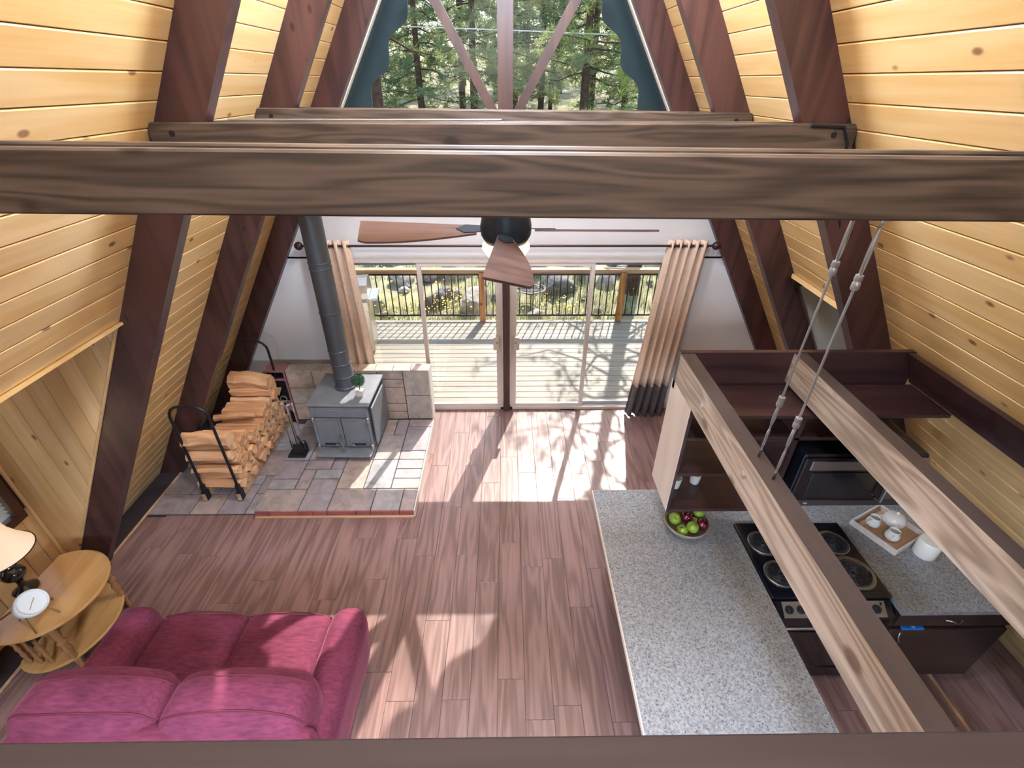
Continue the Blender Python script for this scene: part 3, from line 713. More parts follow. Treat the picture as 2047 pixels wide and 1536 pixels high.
def logmesh(seed, kind):
    r = random.Random(seed); L = .43+.04*r.random(); g = G()
    if kind == 0: prof = [(math.cos(a)*.058, math.sin(a)*.058) for a in [i*.785 for i in range(8)]]
    elif kind == 1: prof = [(-.06,-.045),(.0,-.06),(.06,-.04),(.055,.0),(.01,.06),(-.05,.02)]
    elif kind == 2: prof = [(-.055,-.05),(.055,-.05),(.06,-.01),(.03,.05),(-.03,.055),(-.06,.01)]
    else: prof = [(-.06,-.02),(-.02,-.045),(.05,-.035),(.062,.01),(.02,.045),(-.04,.04)]
    n = len(prof); k = 6; vs = []
    for i in range(k):
        t = i/(k-1)-.5
        for (a, b) in prof:
            j = 1+.16*(r.random()-.5); vs.append((t*L+(.014*(r.random()-.5) if i in (0, k-1) else 0), a*j+.006*math.sin(t*7+seed), b*j+.006*math.cos(t*6+seed)))
    fs = [(i*n+m, i*n+(m+1) % n, (i+1)*n+(m+1) % n, (i+1)*n+m) for i in range(k-1) for m in range(n)]
    g.add(vs, fs); g.mi = 1; b = len(g.v)
    g.f += [tuple(range(n-1,-1,-1)), tuple(range((k-1)*n, k*n))]; g.m += [1, 1]
    g.f[0:0] = []; 
    return g.mesh('log', [LOGW, LOGE])
logs = [logmesh(i, [1,2,0,3,2,1,3,1][i]) for i in range(8)]
rr = random.Random(12); top = []
nrow = 6
for k in range(nrow):
    z = .165+k*.098
    y = 3.67+(.05 if k % 2 else 0)
    while y < 4.84:
        f = (y-3.67)/1.17
        hmax = .70-.16*math.sin(min(1, f*1.1)*math.pi)+(.02 if f > .8 else 0)
        if z < hmax:
            o = put('log', logs[rr.randrange(8)], None, ((rx0+rx1)/2-.005+.03*(rr.random()-.5), y, z), (rr.random()*6.28, 0, R(3*(rr.random()-.5)) + (math.pi if rr.random() < .5 else 0)))
            s_ = .84+.1*rr.random(); o.scale = (1.0, s_, s_)
            tag(o, 'split firewood log stacked in the black hoop rack', 'log', 'firewood logs in the rack')
        y += .102
def biglog(loc, rot, sc, lab):
    o = put('log', logs[1], None, loc, rot); o.scale = sc; tag(o, lab, 'log')
biglog(((rx0+rx1)/2+.01, 3.68, .745), (.3, 0, R(2)), (1.0, 1.35, 1.2), 'thick split log on top of the pile just behind the front hoop')
biglog(((rx0+rx1)/2-.02, 4.72, .775), (.1, R(3), R(-3)), (1.05, 1.6, 1.4), 'largest split log topping the far end of the firewood pile')
biglog(((rx0+rx1)/2-.04, 4.26, .60), (.0, R(-4), R(5)), (1.0, .6, .5), 'thin flat split stick lying across the middle of the firewood')

# ---------------------------------------------------------------- ceiling fan
fan = thing('ceiling_fan', 'dark ceiling fan with brown blades and a glowing bowl light', 'ceiling fan', (0, 2.85, 2.93))
NAVY = plain('dark_blue_motor', (34,42,50), .35, .4, nz=.1)
ob('motor', G().lathe([(.0,.16),(.09,.155),(.135,.13),(.15,.05),(.148,-.0),(.12,-.05),(.0,-.055)], n=28), NAVY, fan, smooth=True)
ob('downrod', G().cyl((0,0,.15), (0,0,.39), .014, n=10).lathe([(.02,.3),(.06,.33),(.065,.376),(0,.376)], n=20), NAVY, fan, smooth=True)
ob('light_bowl', G().lathe([(.118,-.045),(.14,-.06),(.142,-.085),(.11,-.13),(.06,-.155),(0,-.165)], n=28), BOWLG, fan, smooth=True)
for k in range(4):
    a = R(-1+90*k+180); Mz = Matrix.Rotation(a, 4, 'Z') @ Matrix.Translation((0,0,.02)) @ Matrix.Rotation(R(-15), 4, 'X')
    n = 14; out = []
    for i in range(n+1):
        t = i/n; x = .17+.67*t
        w1_ = .045+.10*math.sin(min(1, t*1.15)*math.pi/2) if t < .93 else .145-.02*(t-.93)/.07
        w2_ = .045+.045*t
        out.append((x, w1_, w2_))
    poly = [(x, a_) for x, a_, b_ in out]+[(x+(.03 if i == n else 0), -b_) for i, (x, a_, b_) in reversed(list(enumerate(out)))]
    bl = ob('blade', G().prism(poly, -.006, .006, 'z', Mz), FANW, fan)
    ob('blade_arm', G().prism([(.10,-.03),(.24,-.045),(.29,0),(.24,.045),(.10,.03)], .0065, .011, 'z', Mz), NAVY, bl)
# added fill globes high under the ridge, unseen above the frame
for y, lab in ((1.1, 'added fill globe under the ridge above the loft railing'), (-1.2, 'added fill globe under the ridge behind the camera'), (3.35, 'added fill globe under the ridge above the living room')):
    p = thing('fill_globe', lab, 'lamp', (0, y, 4.85 if y > 2 else 5.25))
    ob('globe', G().lathe([(0,-.2)]+[(.2*math.sin(a), -.2*math.cos(a)) for a in [i*math.pi/12 for i in range(1, 12)]]+[(0,.2)], n=20), GLOBE2 if y > 2 else GLOBE, p, smooth='all')
    ob('rod', G().cyl((0,0,.2), (0,0,.82 if y < 2 else 1.22), .012, n=8).lathe([(.05,.19),(.06,.22),(0,.24)], n=16), BRONZE, p)

DOMEM = emit('fill_dome_glow', (208,228,255), DOME); DOMEK = emit('dim_fill_dome_glow', (208,228,255), DOME*.4)  # glow of the unseen domes added to brighten the lower room
for (x, y), lab in (((2.1, -.5), 'added fill dome under the loft in the kitchen'), ((-.1, -.35), 'added fill dome under the middle of the loft'), ((-1.8, -.3), 'added fill dome under the loft behind the loveseat')):
    kl = thing('fill_dome', lab, 'lamp', (x, y, 2.05))
    ob('dome', G().lathe([(0,-.11),(.1,-.095),(.16,-.06),(.19,-.012),(.19,0)], n=24), DOMEK if x > 1 else DOMEM, kl, smooth='all'); ob('ring', G().lathe([(.19,-.015),(.205,-.012),(.205,0),(.19,0)], n=24), STEEL, kl)
# ---------------------------------------------------------------- loveseat
lx0, lx1, ly0, ly1 = -2.68, -.98, 1.04, 2.05
lv = thing('loveseat', 'burgundy velvet loveseat seen from above and behind', 'sofa', ((lx0+lx1)/2, (ly0+ly1)/2, 0), R(-1))
LW, LDp = lx1-lx0, ly1-ly0
ob('base', G().rbox((0, 0, .2), (LW-.1, LDp-.06, .3), .04, 4), FABRIC, lv, smooth=True)
ob('back', G().rbox((0, -LDp/2+.1, .44), (LW-.06, .2, .72), .09, 6), FABRIC, lv, smooth=True)
for s in (-1, 1):
    def arm(P): P.x += s*.03*(P.z/.31); P.z += -.05*max(0, -P.y/.45)*0; return P
    ob('arm', G().rbox((s*(LW/2-.14), .0, .33), (.26, LDp-.02, .58), .12, 12, fn=arm), FABRIC, lv, smooth='all')
    a = ob('seat_cushion', G().rbox((s*(LW/2-.26)*.5, .12, .42), ((LW-.50)/2, .72, .17), .06, 10, (.0,.015,.03)), FABRIC, lv, smooth='all')
    hw_, cx_ = (LW-.50)/4-.012, s*(LW/2-.26)*.5
    ob('piping', G().tube([(cx_-hw_, .455, .478), (cx_-hw_*.5, .478, .492), (cx_, .482, .497), (cx_+hw_*.5, .478, .492), (cx_+hw_, .455, .478)], .006, 6), PIPING, a)
    def bk(P):
        u = P.x/(LW*.25); P.z += .03*(1-u*u); P.y += .05*P.z; P.z -= .05*s*0; return P
    bw = LW*.5-.03
    gc = G().rbox((s*(LW/4-.02)-.05, -.24, .645), (bw, .34, .38), .12, 14, (.0,.045,.05), fn=bk)
    c = ob('back_cushion', gc, FABRIC, lv, smooth='all')
    bx = s*(LW/4-.02)-.05; tree = BVHTree.FromPolygons([Vector(v) for v in gc.v], gc.f)
    for yy_ in (-.145, -.325):
        pts = []
        for i_ in range(25):
            t_ = i_/12-1; x_ = bx+bw*.475*t_; y_ = yy_+.01*math.sin(t_*2+s)
            hit = tree.ray_cast(Vector((x_, y_, 2)), Vector((0,0,-1)))[0]
            if hit: pts.append((x_, y_, hit.z+.002))
        ob('piping', G().tube(pts, .0055, 6), PIPING, c)
    for e in (-1, 1): ob('foot', G().cyl((s*(LW/2-.12), e*(LDp/2-.1), 0), (s*(LW/2-.12), e*(LDp/2-.1), .06), .022, .03, 8), BLACK, lv)
# ---------------------------------------------------------------- side table, lamp, clock
tx, ty, tz = -3.33, 2.16, .55
tb = thing('side_table', 'oval maple side table with turned legs beside the loveseat', 'table', (tx, ty, 0))
def oval(a, b, clip, n=40):
    return [(max(-clip, a*math.cos(t)), b*math.sin(t)) for t in [i*2*math.pi/n for i in range(n)]]
def ovaltop(a, b, clip, z0, z1, e=.012):
    g = G(); P0 = oval(a-e, b-e, clip); P1 = oval(a, b, clip); n = len(P0)
    vs = [(x,y,z0) for x,y in P0]+[(x,y,z0+(z1-z0)*.35) for x,y in P1]+[(x,y,z0+(z1-z0)*.7) for x,y in P1]+[(x,y,z1) for x,y in P0]
    fs = [tuple(range(n-1,-1,-1)), tuple(range(3*n, 4*n))]+[(k*n+i, k*n+(i+1) % n, (k+1)*n+(i+1) % n, (k+1)*n+i) for k in range(3) for i in range(n)]
    return g.add(vs, fs)
ob('top', ovaltop(.37, .38, .16, tz-.024, tz), TABLE, tb)
ob('drop_leaf', G().prism([(y_, z_) for y_, z_ in [(.34*math.cos(t), tz-.02-.24*math.sin(t)) for t in [i*math.pi/14 for i in range(15)]]], -.185, -.165, 'x'), TABLE, tb)
ob('apron', G().b2((-.14,-.26,tz-.12), (.2,.26,tz-.024)), TABLEL, tb)
ob('lower_shelf', ovaltop(.30, .36, .16, .13, .155), TABLE, tb)
legp = [(.016,.155),(.026,.17),(.018,.19),(.024,.22),(.03,.27),(.02,.31),(.032,.35),(.018,.38),(.026,.41),(.026,tz-.024)]
for sx, sy in ((.2,.25),(.2,-.25),(-.12,.25),(-.12,-.25)):
    L = ob('leg', G().lathe(legp, (sx,sy,0), 14), TABLEL, tb, smooth=True); ob('foot', G().lathe([(.014,0),(.022,.03),(.016,.07),(.024,.13)], (sx,sy,0), 12), TABLEL, L, smooth=True)
for k in range(3): ob('spindle', G().lathe([(.009,.155),(.015,.19),(.009,.22),(.017,.27),(.01,.3),(.017,.34),(.009,.38),(.013,.43)], (-.08+.08*k, -.29, 0), 10), TABLEL, tb, smooth=True)
lp = thing('table_lamp', 'black turned table lamp with a glowing cream bell shade', 'lamp', (-3.50, 2.19, tz+.001))
ob('base', G().lathe([(.0,0),(.075,0),(.078,.012),(.05,.03),(.026,.05),(.02,.09),(.03,.12),(.062,.15),(.072,.18),(.06,.21),(.035,.235),(.05,.25),(.045,.27),(.02,.29),(.014,.36),(.0,.36)], n=24), ENAMEL, lp, smooth=True)
ob('stem', G().cyl((0,0,.34), (0,0,.62), .006, n=8), BRONZE, lp)
ob('shade', G().lathe([(.205,.38),(.2,.385),(.16,.45),(.125,.53),(.105,.62),(.103,.62),(.122,.53),(.156,.452),(.198,.385),(.205,.38)], n=32), SHADE, lp, smooth='all')
ob('shade_trim', G().tube([(.206*math.cos(a), .206*math.sin(a), .382) for a in [i*math.pi/20 for i in range(40)]], .004, 5, True), BRONZE, lp)
ll = bpy.data.lights.new('lamp_bulb', 'POINT'); ll.energy = 5; ll.color = (1,.78,.5); ll.shadow_soft_size = .03
lo = bpy.data.objects.new('bulb', ll); C.objects.link(lo); lo.parent = lp; lo.location = (0,0,.5)
ck = thing('table_clock', 'round white clock on splayed wire legs on the side table', 'clock', (-3.22, 1.975, tz+.001), R(84)); ck.scale = (1.35,1.35,1.35)
Mc = Matrix.Translation((0,0,.105)) @ Matrix.Rotation(R(48), 4, 'X')
ob('case', G().lathe([(0,.03),(.06,.03),(.066,.02),(.066,-.03),(.062,-.035),(.058,-.03),(.057,-.02)], n=32, M=Mc @ Matrix.Rotation(R(180), 4, 'X')), CERAM, ck, smooth=40)
ob('dial', G().lathe([(.057,0),(.0,.0005)], n=32, M=Mc @ Matrix.Translation((0,0,.021))), plain('dial_grey', (214,216,216), .5), ck)
gold = plain('brass_hands', (150,130,84), .3, .8)
ob('hour_hand', G().box((.012,.0,.025), (.024,.004,.001), Mc @ Matrix.Rotation(R(25),4,'Z')), gold, ck); ob('minute_hand', G().box((-.018,0,.026), (.036,.003,.001), Mc @ Matrix.Rotation(R(30),4,'Z')), gold, ck)
for p, q in (((-.05,-.01,.10),(-.085,-.06,0)), ((.055,.01,.10),(.095,.03,0)), ((.02,-.04,.06),(.03,-.075,0)), ((-.02,.05,.1),(-.03,.09,0))): ob('leg', G().cyl(p, q, .004, n=6), gold, ck)
tag(ob('lamp_cord', G().tube([(-3.40,2.14,tz+.004),(-3.5,1.9,tz+.006),(-3.52,1.72,.35),(-3.56,1.66,.1)], .004, 6), BLACK), 'thin dark lamp cord trailing from the side table', 'cord')

# ---------------------------------------------------------------- kitchen
cx0, cx1, cyb, cyf, cz = .69, 1.675, 2.79, 1.725, .91
RX0, RX1, RYF, RYB = 1.68, 2.455, 1.83, 2.43
ct = thing('countertop', 'speckled granite L-shaped kitchen countertop', 'countertop', (cx0, cyb, cz-.038))
g = G(); t = .038
def b_(x0,y0,x1,y1): g.b2((x0-cx0,y0-cyb,0),(x1-cx0,y1-cyb,t))
b_(cx0, .2, cx1, cyb); b_(cx1, RYB+.005, 3.30, cyb); b_(RX1+.005, cyf, 3.30, RYB+.005)
ob('slab', g, GRANITE, ct)
ob('edge', G().cbox((-.004, -(cyb-.2)/2, t/2), (.008, cyb-.2, t), .003).cbox((.98, -(cyb-cyf)-.004, t/2), (.0,.0,.0) if False else (.001,.001,.001)), FRAME, ct)
pc = thing('peninsula_cabinet', 'dark peninsula base cabinet under the granite counter', 'cabinet', (1.3, 1.45, 0))
ob('body', G().b2((-.35,-1.2,.1), (.35,1.3,cz-.04)), CAB, pc); ob('toe_kick', G().b2((-.3,-1.15,0), (.3,1.25,.1)), BLACK, pc)
bc = thing('base_cabinet', 'dark base cabinet with wavy handles right of the range', 'cabinet', (2.95, 2.1, 0))
ob('body', G().b2((-.47,-.33,.1), (.32,.6,cz-.04)), CAB, bc); ob('toe_kick', G().b2((-.47,-.28,0), (.32,.6,.1)), BLACK, bc)
dw = ob('drawer', G().cbox((-.075,-.345,.79), (.77,.025,.13), .004), CAB, bc)
def wavy(vert): return [(0,-.03*math.sin(math.pi*i/10)-.0,0) if False else ((.012*math.sin(i*.628), -.022*math.sin(math.pi*i/10), (i-5)*.011) if vert else ((i-5)*.011, -.022*math.sin(math.pi*i/10), .012*math.sin(i*.628))) for i in range(11)]
ob('handle', G().tube([(p[0]-.1, p[1]-.36, p[2]+.79) for p in wavy(False)], .004, 6), STEEL, dw)
dd = ob('door', G().cbox((-.075,-.345,.40), (.77,.025,.56), .004), CAB, bc)
ob('handle', G().tube([(p[0]-.39, p[1]-.36, p[2]+.60) for p in wavy(True)], .004, 6), STEEL, dd)
bb = thing('blue_box', 'blue packet with a white letter peeking out below the drawer', 'box', (2.62, 1.745, .692))
ob('packet', G().cbox((0,0,.012), (.14,.025,.022), .003), plain('bright_blue', (24,110,190), .4, nz=.05), bb)
def text(txt, size, mat, parent, M_, name='lettering'):
    cu = bpy.data.curves.new('t', 'FONT'); cu.body = txt; cu.size = size; cu.align_x = 'CENTER'; cu.align_y = 'CENTER'; cu.extrude = .0004
    tmp = bpy.data.objects.new('t', cu); C.objects.link(tmp); bpy.context.view_layer.update()
    me = bpy.data.meshes.new_from_object(tmp.evaluated_get(bpy.context.evaluated_depsgraph_get()))
    bpy.data.objects.remove(tmp); me.materials.clear(); me.materials.append(mat)
    o = put(name, me, parent); o.matrix_local = M_; return o
text('N', .03, CERAM, bb, Matrix.Translation((-.0,-.0,.0247)) @ Matrix.Rotation(R(0),4,'Z'))
# range
rg = thing('electric_range', 'black electric coil range set into the granite counter', 'range', ((RX0+RX1)/2, RYF, 0))
rw, rd_ = (RX1-RX0)/2, RYB-RYF
ob('body', G().b2((-rw+.01, -.0, .03), (rw-.01, rd_-.01, .895)), ENAMEL, rg)
ob('cooktop', G().cbox((0, rd_/2-.005, .91), (2*rw, rd_+.01, .028), .009).b2((-rw+.03,.03,.9245),(rw-.03,rd_-.03,.926)), ENAMEL, rg)
for i, (bx, by, br) in enumerate(((-.255,.41,.085), (.24,.41,.085), (-.255,.16,.085), (.235,.165,.108))):
    b = ob('burner', G().lathe([(0,0),(.3*br,.0015),(br,.006),(br*1.18,.010),(br*1.22,.008),(br*1.22,.0)], (bx,by,.9255), 28), STEEL, rg, smooth=True)
    n = 90; turns = 5 if br < .1 else 6
    ob('coil', G().tube([(bx+(.02+(br-.022)*k/n)*math.cos(k/n*turns*6.283), by+(.02+(br-.022)*k/n)*math.sin(k/n*turns*6.283), .940) for k in range(n+1)], .0042, 6), plain('coil_%d' % i, (44,44,50), .35, .6), b, smooth='all')
Mp = Matrix.Translation((0,-.055,.865)) @ Matrix.Rotation(R(35), 4, 'X')
cp = ob('control_panel', G().cbox((0,0,-.01), (2*rw-.02,.115,.03), .01, Mp), ENAMEL, rg)
ob('steel_face', G().cbox((0,0,.006), (2*rw-.12,.095,.004), .001, Mp), STEEL, cp)
for kx in (-.29,-.215,.19,.265):
    k_ = ob('knob', G().lathe([(.026,.008),(.026,.014),(.02,.03),(0,.031)], n=18, M=Mp @ Matrix.Translation((kx,.0,0))), BLACK, cp, smooth=40)
    ob('grip', G().box((kx,0,.034), (.006,.042,.01), Mp), ENAMEL, k_)
ob('indicator', G().box((rw-.085,.03,.0085), (.012,.018,.002), Mp), BLACK, cp)
od = ob('oven_door', G().cbox((0,-.03,.47), (2*rw-.03,.05,.58), .01).cbox((0,-.057,.45), (2*rw-.18,.006,.34), .002), ENAMEL, rg)
ob('door_handle', G().tube([(-rw+.06,-.055,.72),(-rw+.07,-.09,.72),(rw-.07,-.09,.72),(rw-.06,-.055,.72)], .012, 8), STEEL, od, smooth=True)
ob('bottom_drawer', G().cbox((0,-.03,.105), (2*rw-.03,.045,.13), .008), ENAMEL, rg)
# long hanging beams
AX, BX_, ZT = 1.055, 1.745, 2.30
for x, wd, lab in ((AX, .085, 'long tan ceiling beam holding the cables, left edge of the hanging shelf'), (BX_, .075, 'long tan sided ceiling beam with a big knot over the range')):
    g = G(); g.mi = 0; g.b2((0,-2.33,-.2),(wd,0,-.001)); g.mi = 1; g.b2((0.0005,-2.33,-.001),(wd-.0005,0,0))  # sides coloured as if bounce lit, thin top layer as if shaded
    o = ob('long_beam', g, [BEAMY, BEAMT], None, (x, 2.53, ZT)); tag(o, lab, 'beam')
    if x == AX:
        for yy_ in (-.42, -.95): ob('bolt_head', G().cyl((0,yy_,-.09),(-.006,yy_,-.09),.014,n=10), BEAMY, o)
hs = thing('hanging_shelf', 'dark cherry hanging shelf frame above the kitchen counter', 'shelf', (AX, 2.53, 1.26))
z_ = lambda z: z-1.26
xr = xout(2.30)-AX-.01
ob('back_board', G().b2((0,.0,z_(2.045)),(xr+.04,.035,z_(2.305))), SHELF, hs)
ob('wall_board', G().prism([(xr-.045,z_(2.30)),(xr+.0,z_(2.30)),(xr+.115,z_(2.09)),(xr-.045+.1,z_(2.09))], -2.3, .0), SHELF, hs)
def shelf_b(x0,x1,y0,y1,z,nm='shelf_board'): ob(nm, G().cbox(((x0+x1)/2-AX,(y0+y1)/2-2.53,z_(z)), (x1-x0,y1-y0,.024), .003), SHELF, hs)
shelf_b(AX+.02, 2.56, 2.20, 2.53, 2.062); shelf_b(AX+.02, 2.40, 2.22, 2.55, 1.885); shelf_b(AX+.02, 1.72, 2.22, 2.55, 1.60); shelf_b(AX+.02, 1.72, 2.22, 2.55, 1.285)
ob('side_panel', G().mesh('x', PANEL) and (lambda g: (setattr(g,'mi',0), g.b2((0,-.30,z_(1.27)),(.0025,.05,z_(2.098))), setattr(g,'mi',1), g.b2((.0025,-.30,z_(1.27)),(.022,.05,z_(2.098))), g)[-1])(G()), [PANEL, SHELF], hs)  # thin cream layer on the dark panel imitates bounce light
ob('divider', G().b2((1.72-AX,-.31,z_(1.27)),(1.745-AX,.02,z_(2.05))), SHELF, hs)
for k, (x, y) in enumerate(((1.17, 2.43), (1.32, 2.47))):
    g = G().lathe([(0,.004),(.03,.004),(.036,.05),(.038,.085),(.034,.085),(.031,.05),(.027,.01),(0,.01)], n=20)
    tag(ob('cup', g, CERAM, None, (x, y, 1.297), smooth=40), ['white cup on the bottom shelf nearer the side panel', 'white cup on the bottom shelf farther from the side panel'][k], 'cup')
# microwave
mw = thing('microwave', 'black and steel microwave hung under the shelf above the range', 'microwave', (1.79, 2.15, 1.40))
mwW, mwD, mwH = .76, .36, .40
ob('body', G().cbox((mwW/2, mwD/2+.02, mwH/2), (mwW, mwD, mwH), .012), ENAMEL, mw)
df = ob('door', G().cbox((mwW*.37, .012, mwH/2), (mwW*.74, .03, mwH-.02), .006), ENAMEL, mw)
ob('steel_bar', G().cbox((mwW*.4, -.006, mwH-.06), (mwW*.7, .012, .07), .004), STEEL, df)
ob('window', G().cbox((mwW*.38, -.006, mwH*.46), (mwW*.58, .008, mwH*.5), .003), DGLASS, df)
ob('lower_bar', G().cbox((mwW*.5, -.004, .028), (mwW*.98, .01, .045), .003), plain('charcoal_trim', (74,70,68), .35, .3), df)
ob('handle', G().tube([(mwW*.70,-.01,.07),(mwW*.70,-.05,.08),(mwW*.70,-.05,mwH-.1),(mwW*.70,-.01,mwH-.09)], .01, 8), STEEL, df, smooth=True)
ob('control_panel', G().cbox((mwW*.87, .008, mwH/2), (mwW*.24, .02, mwH-.03), .004), STEEL, mw)
text('ice', .022, CERAM, df, Matrix.Translation((.10,-.0095,.03)) @ Matrix.Rotation(R(90),4,'X'))
# cables with turnbuckles
def cable(label, top, foot):
    top, foot = Vector(top), Vector(foot); c = thing('hanging_cable', label, 'cable', tuple(foot)); d = top-foot; L = d.length; u = d/L
    a = u.orthogonal().normalized(); q = lambda t, s=0: tuple(u*t+a*s)
    ob('wire_rope', G().cyl(q(.28), q(L-.16), .0045, n=8), CHROME, c, smooth=True)
    ob('screw_eye', G().tube([tuple(u*(.012+.016*math.sin(k*.6283))+a*(.014*math.cos(k*.6283))) for k in range(10)], .004, 6, True), BRONZE, c)
    tb_ = ob('turnbuckle', G().tube([q(.03), q(.055), q(.065,.011), q(.14,.011), q(.15), q(.175)], .0045, 6).tube([q(.055), q(.065,-.011), q(.14,-.011), q(.15)], .0045, 6), CHROME, c, smooth=True)
    for t0, t1, sl in ((.175,.27,.255), (L-.01,L-.16,L-.145)):
        ob('loop', G().tube([q(t0+(t1-t0)*f, .016*math.sin(f*math.pi)**.6) for f in [i/8 for i in range(9)]], .0055, 6).tube([q(t0+(t1-t0)*f, -.016*math.sin(f*math.pi)**.6) for f in [i/8 for i in range(9)]], .0055, 6), CHROME, c, smooth=True)
        sg = 1 if t1 > t0 else -1
        ob('ferrule', G().lathe([(0,0),(.010,.001),(.013,.008),(.013,.022),(.010,.03),(.013,.036),(.012,.05),(0,.051)], n=10, M=Matrix.Translation(u*(min(t1,t1+sg*.05))) @ u.to_track_quat('Z','Y').to_matrix().to_4x4()), CHROME, c, smooth=True)
    ob('top_eye', G().tube([tuple(u*(L+.004+.016*math.sin(k*.6283))+a*(.016*math.cos(k*.6283))) for k in range(10)], .005, 6, True), CHROME, c)
cable('steel hanging cable nearer the window, left of its twin', (1.095, 1.54, 3.345), (1.11, 1.60, ZT+.002))
cable('steel hanging cable nearer the camera, right of its twin', (1.09, 1.41, 3.345), (1.105, 1.455, ZT+.002))
# fruit bowl
bw_ = thing('fruit_bowl', 'wooden bowl of apples on the granite counter', 'bowl', (1.29, 2.37, cz))
ob('bowl', G().lathe([(0,.0),(.06,.0),(.10,.03),(.14,.075),(.158,.115),(.152,.117),(.132,.078),(.092,.036),(.05,.012),(0,.01)], n=36), wood('bowl_wood', (128,112,96), (160,144,126), 'x', rings=20, rk=2, rough=.5, var=0), bw_, smooth='all')
def apple(mat, name, label, loc, rot):
    t = thing(name, label, 'apple', (1.29+loc[0], 2.37+loc[1], cz+loc[2])); t.rotation_euler = rot
    r = .043; prof = [(0,-.034)]+[(r*math.sin(a)*(1+.06*math.cos(a)), -r*.92*math.cos(a)+(.008 if a < .3 else 0)) for a in [i*math.pi/14 for i in range(1, 12)]]+[(.018,.036),(.008,.029),(0,.026)]
    ob('flesh', G().lathe(prof, n=24), mat, t, smooth='all'); ob('stem', G().cyl((0,0,.024),(.004,0,.042),.0018,n=5), BARK, t)
GA = plain('green_apple', (132,158,52), .25, nz=.18, nscale=18, coat=.2); RA = plain('dark_red_apple', (92,14,32), .12, nz=.3, nscale=16, coat=.5)
ap = [(GA,'green apple at the back left of the bowl',(-.045,.085,.115)), (RA,'red apple at the back of the bowl against the shelf edge',(.03,.09,.105)), (GA,'green apple at the left rim of the bowl',(-.085,.005,.128)),
      (RA,'red apple in the middle of the bowl',(-.002,.012,.14)), (RA,'half hidden dark red apple behind the right green apple',(.065,.045,.095)), (GA,'green apple on the right rim of the bowl',(.10,.045,.145)),
      (GA,'green apple lying low at the front left of the bowl',(-.045,-.065,.085)), (GA,'green apple at the front centre of the bowl',(.018,-.075,.128)), (GA,'mostly hidden green apple between the two red ones',(.055,-.015,.10)), (RA,'shiny red apple at the front right of the bowl',(.098,-.045,.125))]
for k, (m, lab, l) in enumerate(ap): apple(m, 'apple', lab, l, (R(25*math.sin(k*2.1)), R(30*math.cos(k*1.7)), k))
# tray and crockery
tr = thing('tray', 'whitewashed wooden serving tray on the counter right of the range', 'tray', (2.77, 2.355, cz), R(26))
tw, td = .17, .155
ob('bottom', G().b2((-tw,-td,.004),(tw,td,.014)), RAILC, tr)
for s in (-1, 1): ob('side', G().cbox((s*tw,0,.027),(.014,2*td+.014,.05),.003), TRAYM, tr); ob('end', G().cbox((0,s*td,.027),(2*tw-.014,.014,.05),.003), TRAYM, tr)
def jug(label, loc, s, rz):
    t = thing('creamer', label, 'jug', loc, rz)
    ob('body', G().lathe([(0,0),(.03*s,.0),(.045*s,.02*s),(.046*s,.045*s),(.034*s,.075*s),(.036*s,.085*s),(.032*s,.084*s),(.03*s,.074*s),(.04*s,.045*s),(.038*s,.022*s),(0,.01*s)], n=24), CERAM, t, smooth='all')
    ob('spout', G().add([(.03*s,-.016*s,.08*s),(.03*s,.016*s,.08*s),(.056*s,0,.09*s),(.034*s,0,.06*s)], [(0,2,3),(2,1,3),(1,0,3),(0,1,2)]), CERAM, t)
    ob('handle', G().tube([(-.034*s,0,.07*s),(-.06*s,0,.068*s),(-.066*s,0,.045*s),(-.044*s,0,.025*s)], .006*s, 6), CERAM, t, smooth=True)
jug('small white creamer at the left end of the tray', (2.69, 2.40, cz+.0145), 1.0, R(20)); jug('small white open creamer at the front of the tray', (2.745, 2.275, cz+.0145), 1.0, R(50))
tpot = thing('teapot', 'round white teapot at the back of the tray', 'teapot', (2.845, 2.405, cz+.0145))
ob('body', G().lathe([(0,0),(.045,.0),(.07,.03),(.072,.06),(.05,.095),(.022,.105),(.0,.106)], n=28), CERAM, tpot, smooth='all'); ob('lid_knob', G().lathe([(.006,.105),(.014,.118),(0,.128)], n=12), CERAM, tpot, smooth='all')
ob('spout', G().tube([(-.06,0,.04),(-.09,0,.06),(-.105,0,.09)], [.016,.012,.008], 8), CERAM, tpot, smooth=True)
tag(ob('canister', G().lathe([(0,0),(.064,0),(.07,.01),(.07,.12),(.062,.135),(0,.138)], n=32), CERAM, None, (2.90, 2.155, cz+.001), smooth=40), 'white ceramic canister standing in front of the tray', 'canister')

# ---------------------------------------------------------------- outdoors: deck
dk = struct('deck', G().b2((-5, D+.12, -.4), (5.5, 7.98, -.045)), DECKP, label='pale wooden deck outside the doors')
y = D+.14
while y < 8.0:
    piece('deck_board', (10.4, .134, .035), .004, DECK, dk, (.25, y+.067, -.022)); y += .141
rl = thing('deck_railing', 'deck railing with cedar cap and thin black balusters', 'railing', (0, 8.0, 0))
ob('cap', G().cbox((.25,0,.945),(10.4,.14,.036),.005), RAILC, rl); ob('under_rail', G().cbox((.25,.0,.905),(10.4,.04,.05),.003), RAILC, rl)
for z in (.86, .10): ob('metal_rail', G().cbox((.25,.0,z),(10.4,.03,.03),.003), BLACK, rl)
for x in (-2.88, -.42, 2.03, 4.48): ob('post', G().cbox((x,-.03,.46),(.095,.095,.92),.005), DECKP, rl)
bal = G().box((0,0,.48),(.016,.016,.76)).mesh('baluster', BLACK)
x = -4.4
while x < 5.2: put('baluster', bal, rl, (x,0,0)); x += .119
gr = thing('gas_grill', 'stainless gas grill on the deck beside the left curtain', 'grill', (-2.42, 6.95, 0), R(8))
